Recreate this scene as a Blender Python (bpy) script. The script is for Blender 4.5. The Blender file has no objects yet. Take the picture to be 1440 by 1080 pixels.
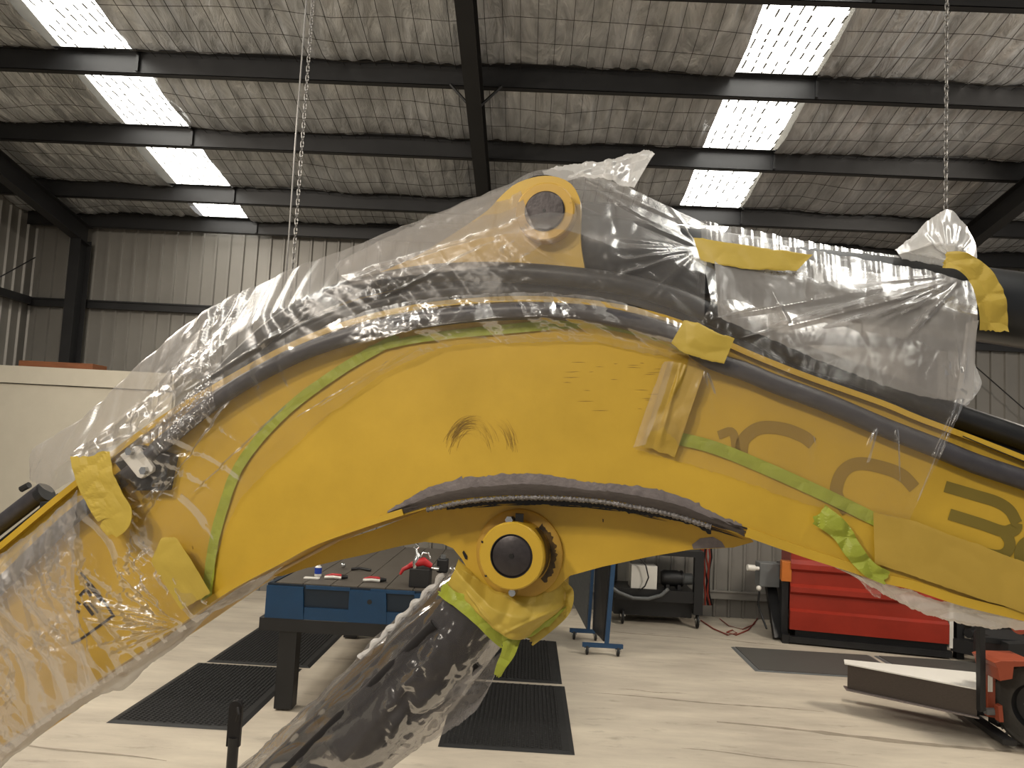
import bpy, bmesh, math, random
import numpy as np
from mathutils import Vector, Matrix

# ------------------------------------------------------------------ camera, world, lights, exposure
F, CX, CY = 1080.0, 720.0, 540.0
def _n(v):
    v = np.array(v, float); return v / np.linalg.norm(v)
_Y = _n([(744-CX)/F, -(629-CY)/F, -1]); _Z = np.array([680, 13240, -1080.]); _Z = _n(_Z - _Y*_Z.dot(_Y)); _X = np.cross(_Y, _Z)
RM = np.array([_X, _Y, _Z]); CAM = np.array([0, 0, 2.1])
sc = bpy.context.scene
cd = bpy.data.cameras.new('camera'); cam = bpy.data.objects.new('camera', cd); sc.collection.objects.link(cam)
cd.sensor_width = 36; cd.lens = 36*F/1440; cd.clip_start = 0.05
cam.matrix_world = Matrix([[*RM[0], CAM[0]], [*RM[1], CAM[1]], [*RM[2], CAM[2]], [0, 0, 0, 1]])
sc.camera = cam
sc.view_settings.view_transform = 'Standard'; sc.view_settings.look = 'None'
sc.view_settings.gamma = 1; sc.view_settings.exposure = 0.0
sc.view_settings.use_curve_mapping = False
sc.cycles.transparent_max_bounces = 24
w = bpy.data.worlds.new('world'); sc.world = w; w.use_nodes = True
w.node_tree.nodes['Background'].inputs[0].default_value = (0.80, 0.78, 0.76, 1)
w.node_tree.nodes['Background'].inputs[1].default_value = 0.38
def area(name, loc, target, size, power, col):
    l = bpy.data.lights.new(name, 'AREA'); l.shape = 'DISK'; l.size = size; l.energy = power; l.color = col
    o = bpy.data.objects.new(name, l); sc.collection.objects.link(o); o.location = loc
    o.rotation_euler = (Vector(target)-Vector(loc)).to_track_quat('-Z', 'Y').to_euler()
WARM = (1.0, 0.90, 0.77)
area('bay_and_fill_lamp', (-3.6, -1.2, 5.0), (-0.6, 1.8, 1.7), 0.45, 108, WARM)
area('bay_and_fill_lamp', (-2.6, -2.2, 5.0), (-0.2, 1.8, 1.7), 0.45, 80, WARM)
area('bay_and_fill_lamp', (5.6, 5.2, 4.9), (2.6, 6.5, 0), 1.2, 200, WARM)  # added fill lamp out of view, brightens the floor at right
area('bay_and_fill_lamp', (-5.0, 5.6, 5.0), (-2.4, 6.5, 0), 1.2, 190, WARM)  # added fill lamp out of view, brightens the floor at left

# ------------------------------------------------------------------ helpers
def ray(px, py): return RM @ np.array([(px-CX)/F, -(py-CY)/F, -1])
def at(px, py, n, d):
    r = ray(px, py); n = np.array(n, float); return CAM + r*((d-n.dot(CAM))/n.dot(r))
def AY(px, py, y): return at(px, py, (0, 1, 0), y)
def AZ(px, py, z): return at(px, py, (0, 0, 1), z)
# plane of the boom's near side plate, turned 12 degrees: its right end is nearer
A12 = math.radians(12)
BN = np.array([math.sin(A12), math.cos(A12), 0]); BU = np.array([math.cos(A12), -math.sin(A12), 0]); D0 = 1.7*math.cos(A12)
def B(px, py, k=0.0): return at(px, py, BN, D0+k)
MM = 1.62e-3   # metres per pixel near the boom

def tag(o, label=None, cat=None, group=None, kind=None):
    if label: o['label'] = label
    if cat: o['category'] = cat
    if group: o['group'] = group
    if kind: o['kind'] = kind
    return o
def empty(name, label, cat, loc=(0, 0, 0), group=None, kind=None):
    o = bpy.data.objects.new(name, None); sc.collection.objects.link(o); o.location = tuple(float(c) for c in loc)
    o.empty_display_size = .1
    return tag(o, label, cat, group, kind)
def link(name, me, mat, parent=None):
    o = bpy.data.objects.new(name, me); sc.collection.objects.link(o)
    if mat is not None and len(me.materials) == 0: me.materials.append(mat)
    if parent is not None:
        o.parent = parent
        acc = Vector((0, 0, 0)); p = parent
        while p is not None: acc += p.location; p = p.parent
        o.location = -acc
    return o
class G:
    """collects shapes in world coordinates, builds ONE mesh object"""
    def __init__(s): s.bm = bmesh.new()
    def face(s, pts):
        return s.bm.faces.new([s.bm.verts.new(tuple(map(float, p))) for p in pts])
    def box(s, lo, hi, R=None, o=(0, 0, 0)):
        c = [(x, y, z) for x in (lo[0], hi[0]) for y in (lo[1], hi[1]) for z in (lo[2], hi[2])]
        o = np.array(o, float)
        if R is None: R = np.eye(3)
        v = [s.bm.verts.new(tuple(R @ np.array(p, float) + o)) for p in c]
        for f in ((0,1,3,2),(4,6,7,5),(0,4,5,1),(2,3,7,6),(0,2,6,4),(1,5,7,3)): s.bm.faces.new([v[i] for i in f])
        return s
    def hexa(s, b, t):
        v = [s.bm.verts.new(tuple(map(float, p))) for p in list(b)+list(t)]
        for f in ((3,2,1,0),(4,5,6,7),(0,1,5,4),(1,2,6,5),(2,3,7,6),(3,0,4,7)): s.bm.faces.new([v[i] for i in f])
        return s
    def prism(s, pts, vec):
        vec = np.array(vec, float); n = len(pts)
        a = [s.bm.verts.new(tuple(map(float, p))) for p in pts]; b = [s.bm.verts.new(tuple(np.array(p, float)+vec)) for p in pts]
        fa = s.bm.faces.new(a); fb = s.bm.faces.new(b[::-1])
        for i in range(n): s.bm.faces.new([a[i], b[i], b[(i+1) % n], a[(i+1) % n]])
        fa.normal_update(); fb.normal_update()
        bmesh.ops.triangulate(s.bm, faces=[fa, fb], ngon_method='EAR_CLIP')
        return s
    def cyl(s, a, b, r0, r1=None, seg=24, caps=True):
        r1 = r0 if r1 is None else r1
        a = np.array(a, float); b = np.array(b, float); d = _n(b-a)
        t = np.array([0, 0, 1.]) if abs(d[2]) < .9 else np.array([1., 0, 0])
        e = _n(np.cross(d, t)); f = np.cross(d, e)
        ra = []; rb = []
        for i in range(seg):
            q = 2*math.pi*i/seg; o = e*math.cos(q)+f*math.sin(q)
            ra.append(s.bm.verts.new(tuple(a+o*r0))); rb.append(s.bm.verts.new(tuple(b+o*r1)))
        for i in range(seg): s.bm.faces.new([ra[i], ra[(i+1) % seg], rb[(i+1) % seg], rb[i]])
        if caps: s.bm.faces.new(ra[::-1]); s.bm.faces.new(rb)
        return s
    def lathe(s, a, d, prof, seg=40):
        """prof: list of (distance along d, radius)"""
        a = np.array(a, float); d = _n(d)
        t = np.array([0, 0, 1.]) if abs(d[2]) < .9 else np.array([1., 0, 0])
        e = _n(np.cross(d, t)); f = np.cross(d, e); rings = []
        for (h, r) in prof:
            rings.append([s.bm.verts.new(tuple(a+d*h+(e*math.cos(2*math.pi*i/seg)+f*math.sin(2*math.pi*i/seg))*max(r, 1e-5))) for i in range(seg)])
        for q in range(len(rings)-1):
            for i in range(seg): s.bm.faces.new([rings[q][i], rings[q][(i+1) % seg], rings[q+1][(i+1) % seg], rings[q+1][i]])
        return s
    def tube(s, pts, r, seg=12, caps=True):
        pts = [np.array(p, float) for p in pts]; n = len(pts); rr = r if hasattr(r, '__len__') else [r]*n
        rings = []; pe = None
        for i, p in enumerate(pts):
            d = _n(pts[min(i+1, n-1)]-pts[max(i-1, 0)])
            if pe is None:
                t = np.array([0, 0, 1.]) if abs(d[2]) < .9 else np.array([1., 0, 0]); e = _n(np.cross(d, t))
            else: e = _n(pe-d*pe.dot(d))
            pe = e; f = np.cross(d, e)
            rings.append([s.bm.verts.new(tuple(p+(e*math.cos(2*math.pi*q/seg)+f*math.sin(2*math.pi*q/seg))*rr[i])) for q in range(seg)])
        for i in range(n-1):
            for q in range(seg): s.bm.faces.new([rings[i][q], rings[i][(q+1) % seg], rings[i+1][(q+1) % seg], rings[i+1][q]])
        if caps: s.bm.faces.new(rings[0][::-1]); s.bm.faces.new(rings[-1])
        return s
    def sphere(s, c, r, u=14, v=9, sc3=(1, 1, 1)):
        m = Matrix.Translation(Vector(tuple(map(float, c)))) @ Matrix.Diagonal((*sc3, 1))
        bmesh.ops.create_uvsphere(s.bm, u_segments=u, v_segments=v, radius=r, matrix=m); return s
    def build(s, name, mat, parent=None, smooth=0, bevel=0):
        bm = s.bm
        bmesh.ops.recalc_face_normals(bm, faces=bm.faces)
        if bevel:
            es = [e for e in bm.edges if len(e.link_faces) == 2 and e.calc_face_angle(0) > math.radians(40)]
            bmesh.ops.bevel(bm, geom=es, offset=bevel, segments=2, affect='EDGES', profile=.5)
        me = bpy.data.meshes.new(name); bm.to_mesh(me); bm.free()
        if smooth:
            me.polygons.foreach_set('use_smooth', [True]*len(me.polygons))
            me.set_sharp_from_angle(angle=math.radians(smooth))
        return link(name, me, mat, parent)
def copy_tree(o, parent=None):
    c = o.copy(); sc.collection.objects.link(c)
    if parent is not None: c.parent = parent
    for ch in list(o.children): copy_tree(ch, c)
    return c
def smooth_rail(pts, n):
    """Catmull-Rom through the points, resampled evenly"""
    P = np.array(pts, float); m = len(P)
    if m == 2: 
        t = np.linspace(0, 1, n)[:, None]; return P[0]*(1-t)+P[1]*t
    E = np.vstack([2*P[0]-P[1], P, 2*P[-1]-P[-2]]); out = []
    for i in range(m-1):
        p0, p1, p2, p3 = E[i:i+4]
        for t in np.linspace(0, 1, 24, endpoint=False):
            out.append(.5*((2*p1)+(-p0+p2)*t+(2*p0-5*p1+4*p2-p3)*t*t+(-p0+3*p1-3*p2+p3)*t**3))
    out.append(P[-1]); out = np.array(out)
    s = np.r_[0, np.cumsum(np.linalg.norm(np.diff(out[:, :2], axis=0), axis=1))]
    q = np.linspace(0, s[-1], n)
    return np.column_stack([np.interp(q, s, out[:, c]) for c in range(out.shape[1])])
def BR(pts, n, k=None):
    """rail of (px,py[,k]) on the boom plane -> world points"""
    R = smooth_rail(pts, n)
    return [B(r[0], r[1], (r[2] if k is None else k)) for r in R]

# ------------------------------------------------------------------ materials
def new_mat(name):
    m = bpy.data.materials.new(name); m.use_nodes = True
    return m, m.node_tree.nodes, m.node_tree.links, m.node_tree.nodes['Principled BSDF']
def srgb(r, g, b):
    f = lambda c: (c/255/12.92 if c/255 <= .04045 else ((c/255+.055)/1.055)**2.4)
    return (f(r), f(g), f(b), 1)
def mat(name, col, rough=.5, metal=0, var=0, vscale=6, bump=0, bscale=40, col2=None, c2lo=.45, c2hi=.6, spec=.5, stretch=None, coat=0):
    m, N, L, P = new_mat(name)
    P.inputs['Base Color'].default_value = col; P.inputs['Roughness'].default_value = rough; P.inputs['Metallic'].default_value = metal
    P.inputs['Specular IOR Level'].default_value = spec; P.inputs['Coat Weight'].default_value = coat
    tc = N.new('ShaderNodeTexCoord'); src = tc.outputs['Object']
    if stretch:
        mp = N.new('ShaderNodeMapping'); mp.inputs['Scale'].default_value = stretch; L.new(src, mp.inputs[0]); src = mp.outputs[0]
    if var or col2:
        nz = N.new('ShaderNodeTexNoise'); nz.inputs['Scale'].default_value = vscale; nz.inputs['Detail'].default_value = 6; nz.inputs['Roughness'].default_value = .6
        L.new(src, nz.inputs['Vector']); rp = N.new('ShaderNodeValToRGB')
        rp.color_ramp.elements[0].position = c2lo if col2 else .3; rp.color_ramp.elements[1].position = c2hi if col2 else .7
        if col2: rp.color_ramp.elements[0].color = col; rp.color_ramp.elements[1].color = col2
        else:
            rp.color_ramp.elements[0].color = tuple(c*(1-var) for c in col[:3])+(1,); rp.color_ramp.elements[1].color = tuple(min(1, c*(1+var)) for c in col[:3])+(1,)
        L.new(nz.outputs['Fac'], rp.inputs[0]); L.new(rp.outputs[0], P.inputs['Base Color'])
        mr = N.new('ShaderNodeMapRange'); mr.inputs['To Min'].default_value = max(0, rough-.1); mr.inputs['To Max'].default_value = min(1, rough+.1)
        L.new(nz.outputs['Fac'], mr.inputs['Value']); L.new(mr.outputs[0], P.inputs['Roughness'])
    if bump:
        nb = N.new('ShaderNodeTexNoise'); nb.inputs['Scale'].default_value = bscale; nb.inputs['Detail'].default_value = 5
        L.new(src, nb.inputs['Vector']); bp = N.new('ShaderNodeBump'); bp.inputs['Strength'].default_value = bump; bp.inputs['Distance'].default_value = .01
        L.new(nb.outputs['Fac'], bp.inputs['Height']); L.new(bp.outputs[0], P.inputs['Normal'])
    return m
def film_mat(name, col, milk, rough=.27, gloss=.32, bump=.14, bscale=14):
    """thin clear plastic: mostly see-through, a little milky, mirror-like glints on the creases"""
    m, N, L, P = new_mat(name); N.remove(P); out = N['Material Output']
    tc = N.new('ShaderNodeTexCoord')
    vo = N.new('ShaderNodeTexVoronoi'); vo.feature = 'DISTANCE_TO_EDGE'; vo.inputs['Scale'].default_value = bscale
    wn = N.new('ShaderNodeTexNoise'); wn.inputs['Scale'].default_value = 7; wn.inputs['Detail'].default_value = 3
    ad = N.new('ShaderNodeMix'); ad.data_type = 'VECTOR'; ad.inputs['Factor'].default_value = .18
    L.new(tc.outputs['Object'], wn.inputs['Vector'])
    L.new(tc.outputs['Object'], ad.inputs[4]); L.new(wn.outputs['Color'], ad.inputs[5]); L.new(ad.outputs[1], vo.inputs['Vector'])
    n2 = N.new('ShaderNodeTexNoise'); n2.inputs['Scale'].default_value = 9; n2.inputs['Detail'].default_value = 4; L.new(tc.outputs['Object'], n2.inputs['Vector'])
    sm = N.new('ShaderNodeMath'); sm.operation = 'MULTIPLY_ADD'; sm.inputs[1].default_value = .25
    L.new(vo.outputs['Distance'], sm.inputs[0]); L.new(n2.outputs['Fac'], sm.inputs[2])
    bp = N.new('ShaderNodeBump'); bp.inputs['Strength'].default_value = bump; bp.inputs['Distance'].default_value = .02; L.new(sm.outputs[0], bp.inputs['Height'])
    di = N.new('ShaderNodeBsdfDiffuse'); di.inputs[0].default_value = col; L.new(bp.outputs[0], di.inputs['Normal'])
    tl = N.new('ShaderNodeBsdfTranslucent'); tl.inputs[0].default_value = col; L.new(bp.outputs[0], tl.inputs['Normal'])
    dm = N.new('ShaderNodeMixShader'); dm.inputs[0].default_value = .45; L.new(di.outputs[0], dm.inputs[1]); L.new(tl.outputs[0], dm.inputs[2])
    tr = N.new('ShaderNodeBsdfTransparent'); tr.inputs[0].default_value = (.97, .96, .95, 1)
    lw = N.new('ShaderNodeLayerWeight'); lw.inputs['Blend'].default_value = .35; L.new(bp.outputs[0], lw.inputs['Normal'])
    mk = N.new('ShaderNodeMapRange'); mk.inputs['To Min'].default_value = milk; mk.inputs['To Max'].default_value = min(1, milk*1.6+.05)
    L.new(lw.outputs['Facing'], mk.inputs['Value'])
    m1 = N.new('ShaderNodeMixShader'); L.new(mk.outputs[0], m1.inputs[0]); L.new(tr.outputs[0], m1.inputs[1]); L.new(dm.outputs[0], m1.inputs[2])
    gl = N.new('ShaderNodeBsdfGlossy'); gl.inputs['Roughness'].default_value = rough; L.new(bp.outputs[0], gl.inputs['Normal'])
    fr = N.new('ShaderNodeFresnel'); fr.inputs[0].default_value = 1.5; L.new(bp.outputs[0], fr.inputs['Normal'])
    fm = N.new('ShaderNodeMath'); fm.operation = 'MULTIPLY'; fm.inputs[1].default_value = gloss; fm.use_clamp = True; L.new(fr.outputs[0], fm.inputs[0])
    m2 = N.new('ShaderNodeMixShader'); L.new(fm.outputs[0], m2.inputs[0]); L.new(m1.outputs[0], m2.inputs[1]); L.new(gl.outputs[0], m2.inputs[2])
    L.new(m2.outputs[0], out.inputs['Surface'])
    return m
def foil_mat():
    m, N, L, P = new_mat('ceiling_foil')
    tc = N.new('ShaderNodeTexCoord')
    mp = N.new('ShaderNodeMapping'); mp.inputs['Scale'].default_value = (2.6, .7, 1); L.new(tc.outputs['Object'], mp.inputs[0])
    n1 = N.new('ShaderNodeTexNoise'); n1.inputs['Scale'].default_value = 2.2; n1.inputs['Detail'].default_value = 7; n1.inputs['Roughness'].default_value = .62; n1.inputs['Distortion'].default_value = 1.2
    L.new(mp.outputs[0], n1.inputs['Vector'])
    vo = N.new('ShaderNodeTexVoronoi'); vo.feature = 'DISTANCE_TO_EDGE'; vo.inputs['Scale'].default_value = 2.4; L.new(mp.outputs[0], vo.inputs['Vector'])
    sm = N.new('ShaderNodeMath'); sm.operation = 'MULTIPLY_ADD'; sm.inputs[1].default_value = .35; L.new(vo.outputs['Distance'], sm.inputs[0]); L.new(n1.outputs['Fac'], sm.inputs[2])
    bp = N.new('ShaderNodeBump'); bp.inputs['Strength'].default_value = .55; bp.inputs['Distance'].default_value = .10; L.new(sm.outputs[0], bp.inputs['Height'])
    L.new(bp.outputs[0], P.inputs['Normal'])
    rp = N.new('ShaderNodeValToRGB'); rp.color_ramp.elements[0].position = .3; rp.color_ramp.elements[1].position = .75
    rp.color_ramp.elements[0].color = (.40, .41, .42, 1); rp.color_ramp.elements[1].color = (.86, .87, .88, 1)
    L.new(n1.outputs['Fac'], rp.inputs[0]); L.new(rp.outputs[0], P.inputs['Base Color'])
    P.inputs['Metallic'].default_value = .65; P.inputs['Roughness'].default_value = .36
    return m
def floor_mat():
    m, N, L, P = new_mat('concrete')
    tc = N.new('ShaderNodeTexCoord')
    n1 = N.new('ShaderNodeTexNoise'); n1.inputs['Scale'].default_value = 1.3; n1.inputs['Detail'].default_value = 8; n1.inputs['Roughness'].default_value = .62
    mp = N.new('ShaderNodeMapping'); mp.inputs['Scale'].default_value = (.6, 2.0, 1); L.new(tc.outputs['Object'], mp.inputs[0])
    L.new(mp.outputs[0], n1.inputs['Vector'])
    r1 = N.new('ShaderNodeValToRGB'); e = r1.color_ramp.elements
    e[0].position = .3; e[0].color = srgb(160, 150, 136); e[1].position = .68; e[1].color = srgb(196, 186, 168)
    L.new(n1.outputs['Fac'], r1.inputs[0])
    n2 = N.new('ShaderNodeTexNoise'); n2.inputs['Scale'].default_value = 3.7; n2.inputs['Detail'].default_value = 9; n2.inputs['Roughness'].default_value = .7; L.new(mp.outputs[0], n2.inputs['Vector'])
    r2 = N.new('ShaderNodeValToRGB'); e = r2.color_ramp.elements
    e[0].position = .28; e[0].color = (.38, .36, .34, 1); e[1].position = .42; e[1].color = (1, 1, 1, 1)
    L.new(n2.outputs['Fac'], r2.inputs[0])
    mx = N.new('ShaderNodeMix'); mx.data_type = 'RGBA'; mx.blend_type = 'MULTIPLY'; mx.inputs[0].default_value = .6
    L.new(r1.outputs[0], mx.inputs[6]); L.new(r2.outputs[0], mx.inputs[7])
    L.new(mx.outputs[2], P.inputs['Base Color']); P.inputs['Roughness'].default_value = .62
    bp = N.new('ShaderNodeBump'); bp.inputs['Strength'].default_value = .15; L.new(n2.outputs['Fac'], bp.inputs['Height']); L.new(bp.outputs[0], P.inputs['Normal'])
    return m
def emit_mat(name, col, s):
    m, N, L, P = new_mat(name)
    P.inputs['Base Color'].default_value = (.8, .8, .78, 1); P.inputs['Emission Color'].default_value = col; P.inputs['Emission Strength'].default_value = s
    tc = N.new('ShaderNodeTexCoord'); n1 = N.new('ShaderNodeTexNoise'); n1.inputs['Scale'].default_value = 20; L.new(tc.outputs['Object'], n1.inputs['Vector'])
    mr = N.new('ShaderNodeMapRange'); mr.inputs['To Min'].default_value = s*.8; mr.inputs['To Max'].default_value = s*1.2; L.new(n1.outputs['Fac'], mr.inputs['Value']); L.new(mr.outputs[0], P.inputs['Emission Strength'])
    return m
M = {}
M['yellow'] = mat('yellow_paint', srgb(191, 155, 42), .42, var=.09, vscale=5, bump=.03, bscale=60, coat=.1)
M['yellow_worn'] = mat('yellow_paint_worn', srgb(190, 150, 52), .45, col2=srgb(60, 48, 22), c2lo=.62, c2hi=.7, vscale=26, bump=.1)
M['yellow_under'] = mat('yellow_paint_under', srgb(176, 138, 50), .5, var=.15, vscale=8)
M['steel'] = mat('bare_steel', srgb(122, 114, 112), .42, metal=.45, var=.16, vscale=50, bump=.12, bscale=120)
M['wear'] = mat('worn_floor', srgb(140, 130, 115), .6, var=.2, vscale=9)
M['steel_dark'] = mat('ground_steel', srgb(70, 62, 56), .45, metal=.4, var=.15, vscale=60, bump=.08, bscale=200, stretch=(1, 1, 4))
M['weld'] = mat('weld_bead', srgb(120, 116, 114), .35, metal=.7, var=.3, vscale=120, bump=.5, bscale=260)
M['grease'] = mat('black_grease', srgb(20, 17, 13), .4, var=.4, vscale=60)
M['grease_shade'] = mat('thin_grease_shade', srgb(92, 68, 24), .4, col2=srgb(30, 24, 16), c2lo=.4, c2hi=.65, vscale=22)  # grease on the boss side, and the shadow painted on its ring
M['scratch'] = mat('dark_scratch', srgb(128, 98, 32), .5)
M['pin'] = mat('pin_steel', srgb(62, 57, 57), .38, metal=.5, var=.25, vscale=30, bump=.1)
M['hose'] = mat('black_hose', srgb(20, 20, 21), .4, var=.3, vscale=30, bump=.1)
M['pipe'] = mat('grey_pipe', srgb(56, 54, 58), .4, var=.2, vscale=40, bump=.1)
M['blackgloss'] = mat('black_cylinder_paint', srgb(26, 24, 25), .5, var=.2, spec=.3)
M['barrel'] = mat('arm_cylinder_paint', srgb(28, 30, 33), .35, var=.2)
M['black'] = mat('black_paint', srgb(22, 22, 23), .45, var=.2)
M['tape'] = mat('masking_tape', srgb(182, 157, 62), .55, var=.05, vscale=9, bump=.12, bscale=30)
M['tape_dull'] = mat('masking_tape_flat', srgb(172, 142, 54), .5, var=.05, vscale=9, bump=.06, bscale=30)
M['green'] = mat('green_tape', srgb(150, 158, 48), .5, var=.12, vscale=20, bump=.15)
M['letter'] = mat('olive_lettering', srgb(116, 100, 30), .5, var=.05)
M['letter_faint'] = mat('hazed_lettering', srgb(142, 114, 40), .5, var=.1)  # lettering colour lightened for the haze of the film over it
M['mark'] = mat('black_marking', srgb(34, 26, 26), .5)
M['film'] = film_mat('clear_film', (.80, .77, .75, 1), .13)
M['film_thin'] = film_mat('clear_film_thin', (.82, .76, .70, 1), .06, rough=.20, gloss=.5, bump=.12)
M['film_thick'] = film_mat('milky_film', (.90, .89, .87, 1), .80, bump=.14)
M['film_mid'] = film_mat('doubled_film', (.80, .75, .71, 1), .21, bump=.14)
M['film_under'] = film_mat('milky_grey_film', (.55, .53, .50, 1), .6, bump=.12)
M['film_bag'] = film_mat('baggy_grey_film', (.36, .34, .33, 1), .42, gloss=.4)
M['film_grey'] = film_mat('cloudy_film', (.50, .48, .46, 1), .5, rough=.25, gloss=.35)
M['film_dark'] = film_mat('shaded_film_glossy', (.30, .28, .28, 1), .22, rough=.18, gloss=.42, bump=.12, bscale=9)  # sleeve film, its colour darkened for the shade below the boom
M['foil'] = foil_mat(); M['floor'] = floor_mat()
M['wire'] = mat('mesh_wire', srgb(48, 44, 40), .5, metal=.5)
M['frame'] = mat('dark_steel_frame', srgb(40, 40, 41), .42, metal=.3, var=.12, vscale=3)
M['clad'] = mat('wall_cladding', srgb(128, 125, 119), .42, metal=.25, var=.06, vscale=2)
M['sky'] = emit_mat('lit_skylight', (1, .975, .90, 1), 8)
M['skyrib'] = mat('skylight_rib', srgb(90, 86, 74), .5)
M['cream'] = mat('cream_panel', srgb(186, 180, 165), .35, var=.03)
M['wood'] = mat('brown_board', srgb(120, 72, 42), .6, var=.2, stretch=(1, 8, 8))
M['rubber'] = mat('black_rubber', srgb(24, 24, 24), .6, var=.2)
M['rubber_grey'] = mat('grey_rubber', srgb(74, 72, 68), .7, var=.1, bump=.2, bscale=120)
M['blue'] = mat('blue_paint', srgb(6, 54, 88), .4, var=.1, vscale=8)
M['blue_shade'] = mat('blue_recess_shade', srgb(6, 28, 44), .5, var=.1)  # darker copy of the bench blue, pocket shade put into the colour
M['blue2'] = mat('blue_frame_paint', srgb(26, 60, 92), .45, var=.1)
M['plate'] = mat('steel_table_plate', srgb(86, 80, 72), .55, metal=.3, var=.12, vscale=5, bump=.05)
M['red'] = mat('red_paint', srgb(142, 40, 24), .38, var=.12, vscale=4)
M['orange'] = mat('orange_paint', srgb(140, 62, 36), .5, col2=srgb(60, 34, 24), c2lo=.6, c2hi=.72, vscale=9)
M['orange2'] = mat('orange_box_paint', srgb(180, 100, 30), .5, var=.1)
M['grey'] = mat('grey_box_paint', srgb(96, 98, 98), .45, var=.1)
M['white'] = mat('white_paint', srgb(215, 212, 204), .45, var=.04)
M['chrome'] = mat('chrome', srgb(190, 190, 188), .18, metal=.9, var=.1)
M['galv'] = mat('galvanised_chain', srgb(135, 133, 130), .4, metal=.6, var=.1)
M['redcloth'] = mat('red_handle', srgb(170, 24, 30), .5, var=.2)
M['darkpanel'] = mat('dark_sheet', srgb(70, 72, 72), .5, var=.3, vscale=30)
M['tyre'] = mat('tyre_rubber', srgb(58, 55, 50), .75, var=.15, bump=.3)
M['bluebottle'] = mat('blue_label', srgb(30, 60, 150), .4)
M['redcable'] = mat('red_cable', srgb(130, 50, 38), .5)

# ------------------------------------------------------------------ the shed
fl = G().box((-11, -4, -.2), (11, 10.45, 0)).build('floor', M['floor']); tag(fl, kind='structure')
_g = G(); _r = np.random.default_rng(5)
for (xa, ya, xb, yb, w_) in ((1.6, 6.35, 4.2, 6.0, .05), (.6, 6.9, 2.6, 6.75, .02), (2.2, 9.2, 3.0, 9.0, .02), (.9, 7.05, 1.5, 7.02, .012), (-3.9, 5.2, -2.2, 5.0, .02), (.5, 9.3, 2.2, 9.1, .02), (1.2, 5.75, 2.4, 5.6, .015)):
    n_ = 30; up_ = []; dn_ = []
    for i in range(n_):
        t_ = i/(n_-1); x_ = xa+(xb-xa)*t_; y_ = ya+(yb-ya)*t_+.015*math.sin(t_*9); h_ = w_*math.sin(math.pi*min(max(t_, .02), .98))**.5*_r.uniform(.4, 1)
        up_.append((x_, y_+h_, .0008)); dn_.append((x_, y_-h_, .0008))
    for i in range(n_-1): _g.face([dn_[i], dn_[i+1], up_[i+1], up_[i]])
tag(_g.build('wear_marks', M['wear'], fl), kind='stuff')
TA = math.tan(math.radians(10.6))
def roof_z(y): return 4.807+(10.2-y)*TA          # level of the purlins' undersides
FO = .205                                        # foil lies this far above
SKY = [(-4.62, -3.88), (1.70, 2.46)]
PUR = [2.2, 3.4, 4.55, 5.72, 6.9, 8.11, 9.36, 10.2]
def foil_z(x, y):
    z = roof_z(y)+FO
    for a, b in zip([-9]+PUR, PUR+[11]):
        if a <= y <= b:
            t = (y-a)/(b-a); s = math.sin(math.pi*t)**.38 if 0 < t < 1 else 0
            z -= .085*s*(1+.35*math.sin(x*2.1+a*3)+.25*math.sin(x*5.3+a))
    return z
rng = np.random.default_rng(7)
def grid_mesh(name, P, mat_, parent=None, smooth=True, uv=False):
    """P: (n,m,3) array of points -> quad grid"""
    n, m = P.shape[:2]
    idx = np.arange(n*m).reshape(n, m)
    f = np.stack([idx[:-1, :-1], idx[1:, :-1], idx[1:, 1:], idx[:-1, 1:]], -1).reshape(-1, 4)
    me = bpy.data.meshes.new(name)
    me.from_pydata(P.reshape(-1, 3).tolist(), [], f.tolist())
    if smooth: me.polygons.foreach_set('use_smooth', [True]*len(me.polygons))
    me.update()
    return link(name, me, mat_, parent)
def worley(U, V, cell, seed, su=1., sv=1., ang=0., jit=.9):
    """F1 and F2 distances of a jittered grid of sites, vectorised"""
    c, s = math.cos(ang), math.sin(ang)
    X = (U*c+V*s)/(cell*su); Y = (-U*s+V*c)/(cell*sv)
    ix = np.floor(X); iy = np.floor(Y)
    f1 = np.full(X.shape, 9.); f2 = np.full(X.shape, 9.); hid = np.zeros(X.shape)
    for dx in (-1, 0, 1):
        for dy in (-1, 0, 1):
            cx = ix+dx; cy = iy+dy
            h = np.sin(cx*127.1+cy*311.7+seed*17.3)*43758.5453; h1 = h-np.floor(h)
            h = np.sin(cx*269.5+cy*183.3+seed*29.1)*43758.5453; h2 = h-np.floor(h)
            d = np.hypot(cx+.5+(h1-.5)*jit-X, cy+.5+(h2-.5)*jit-Y)
            n = d < f1
            f2 = np.where(n, f1, np.minimum(f2, d)); hid = np.where(n, h1, hid); f1 = np.where(n, d, f1)
    return f1, f2, hid
ceiling = empty('ceiling', None, None, (0, 10.2, 5.0), kind='structure')
segs = [(-11., SKY[0][0]), (SKY[0][1], SKY[1][0]), (SKY[1][1], 11.)]
ys = np.unique(np.concatenate([np.linspace(a, b, 19) for a, b in zip([-4]+PUR, PUR+[10.4])]))
for a, b in segs:
    xs = np.linspace(a, b, int((b-a)/.035)+2)
    XX, YY = np.meshgrid(xs, ys, indexing='ij')
    Zf = np.vectorize(foil_z)(XX, YY)
    f1, f2, _ = worley(XX, YY, .30, 3, .55, 2.2, .12); Zf += .032*np.minimum(f2-f1, .6)
    f1, f2, _ = worley(XX, YY, .16, 5, .7, 1.4, -.5); Zf += .016*np.minimum(f2-f1, .6)
    o = grid_mesh('foil_blanket', np.stack([XX, YY, Zf], -1), M['foil'], ceiling)
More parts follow.
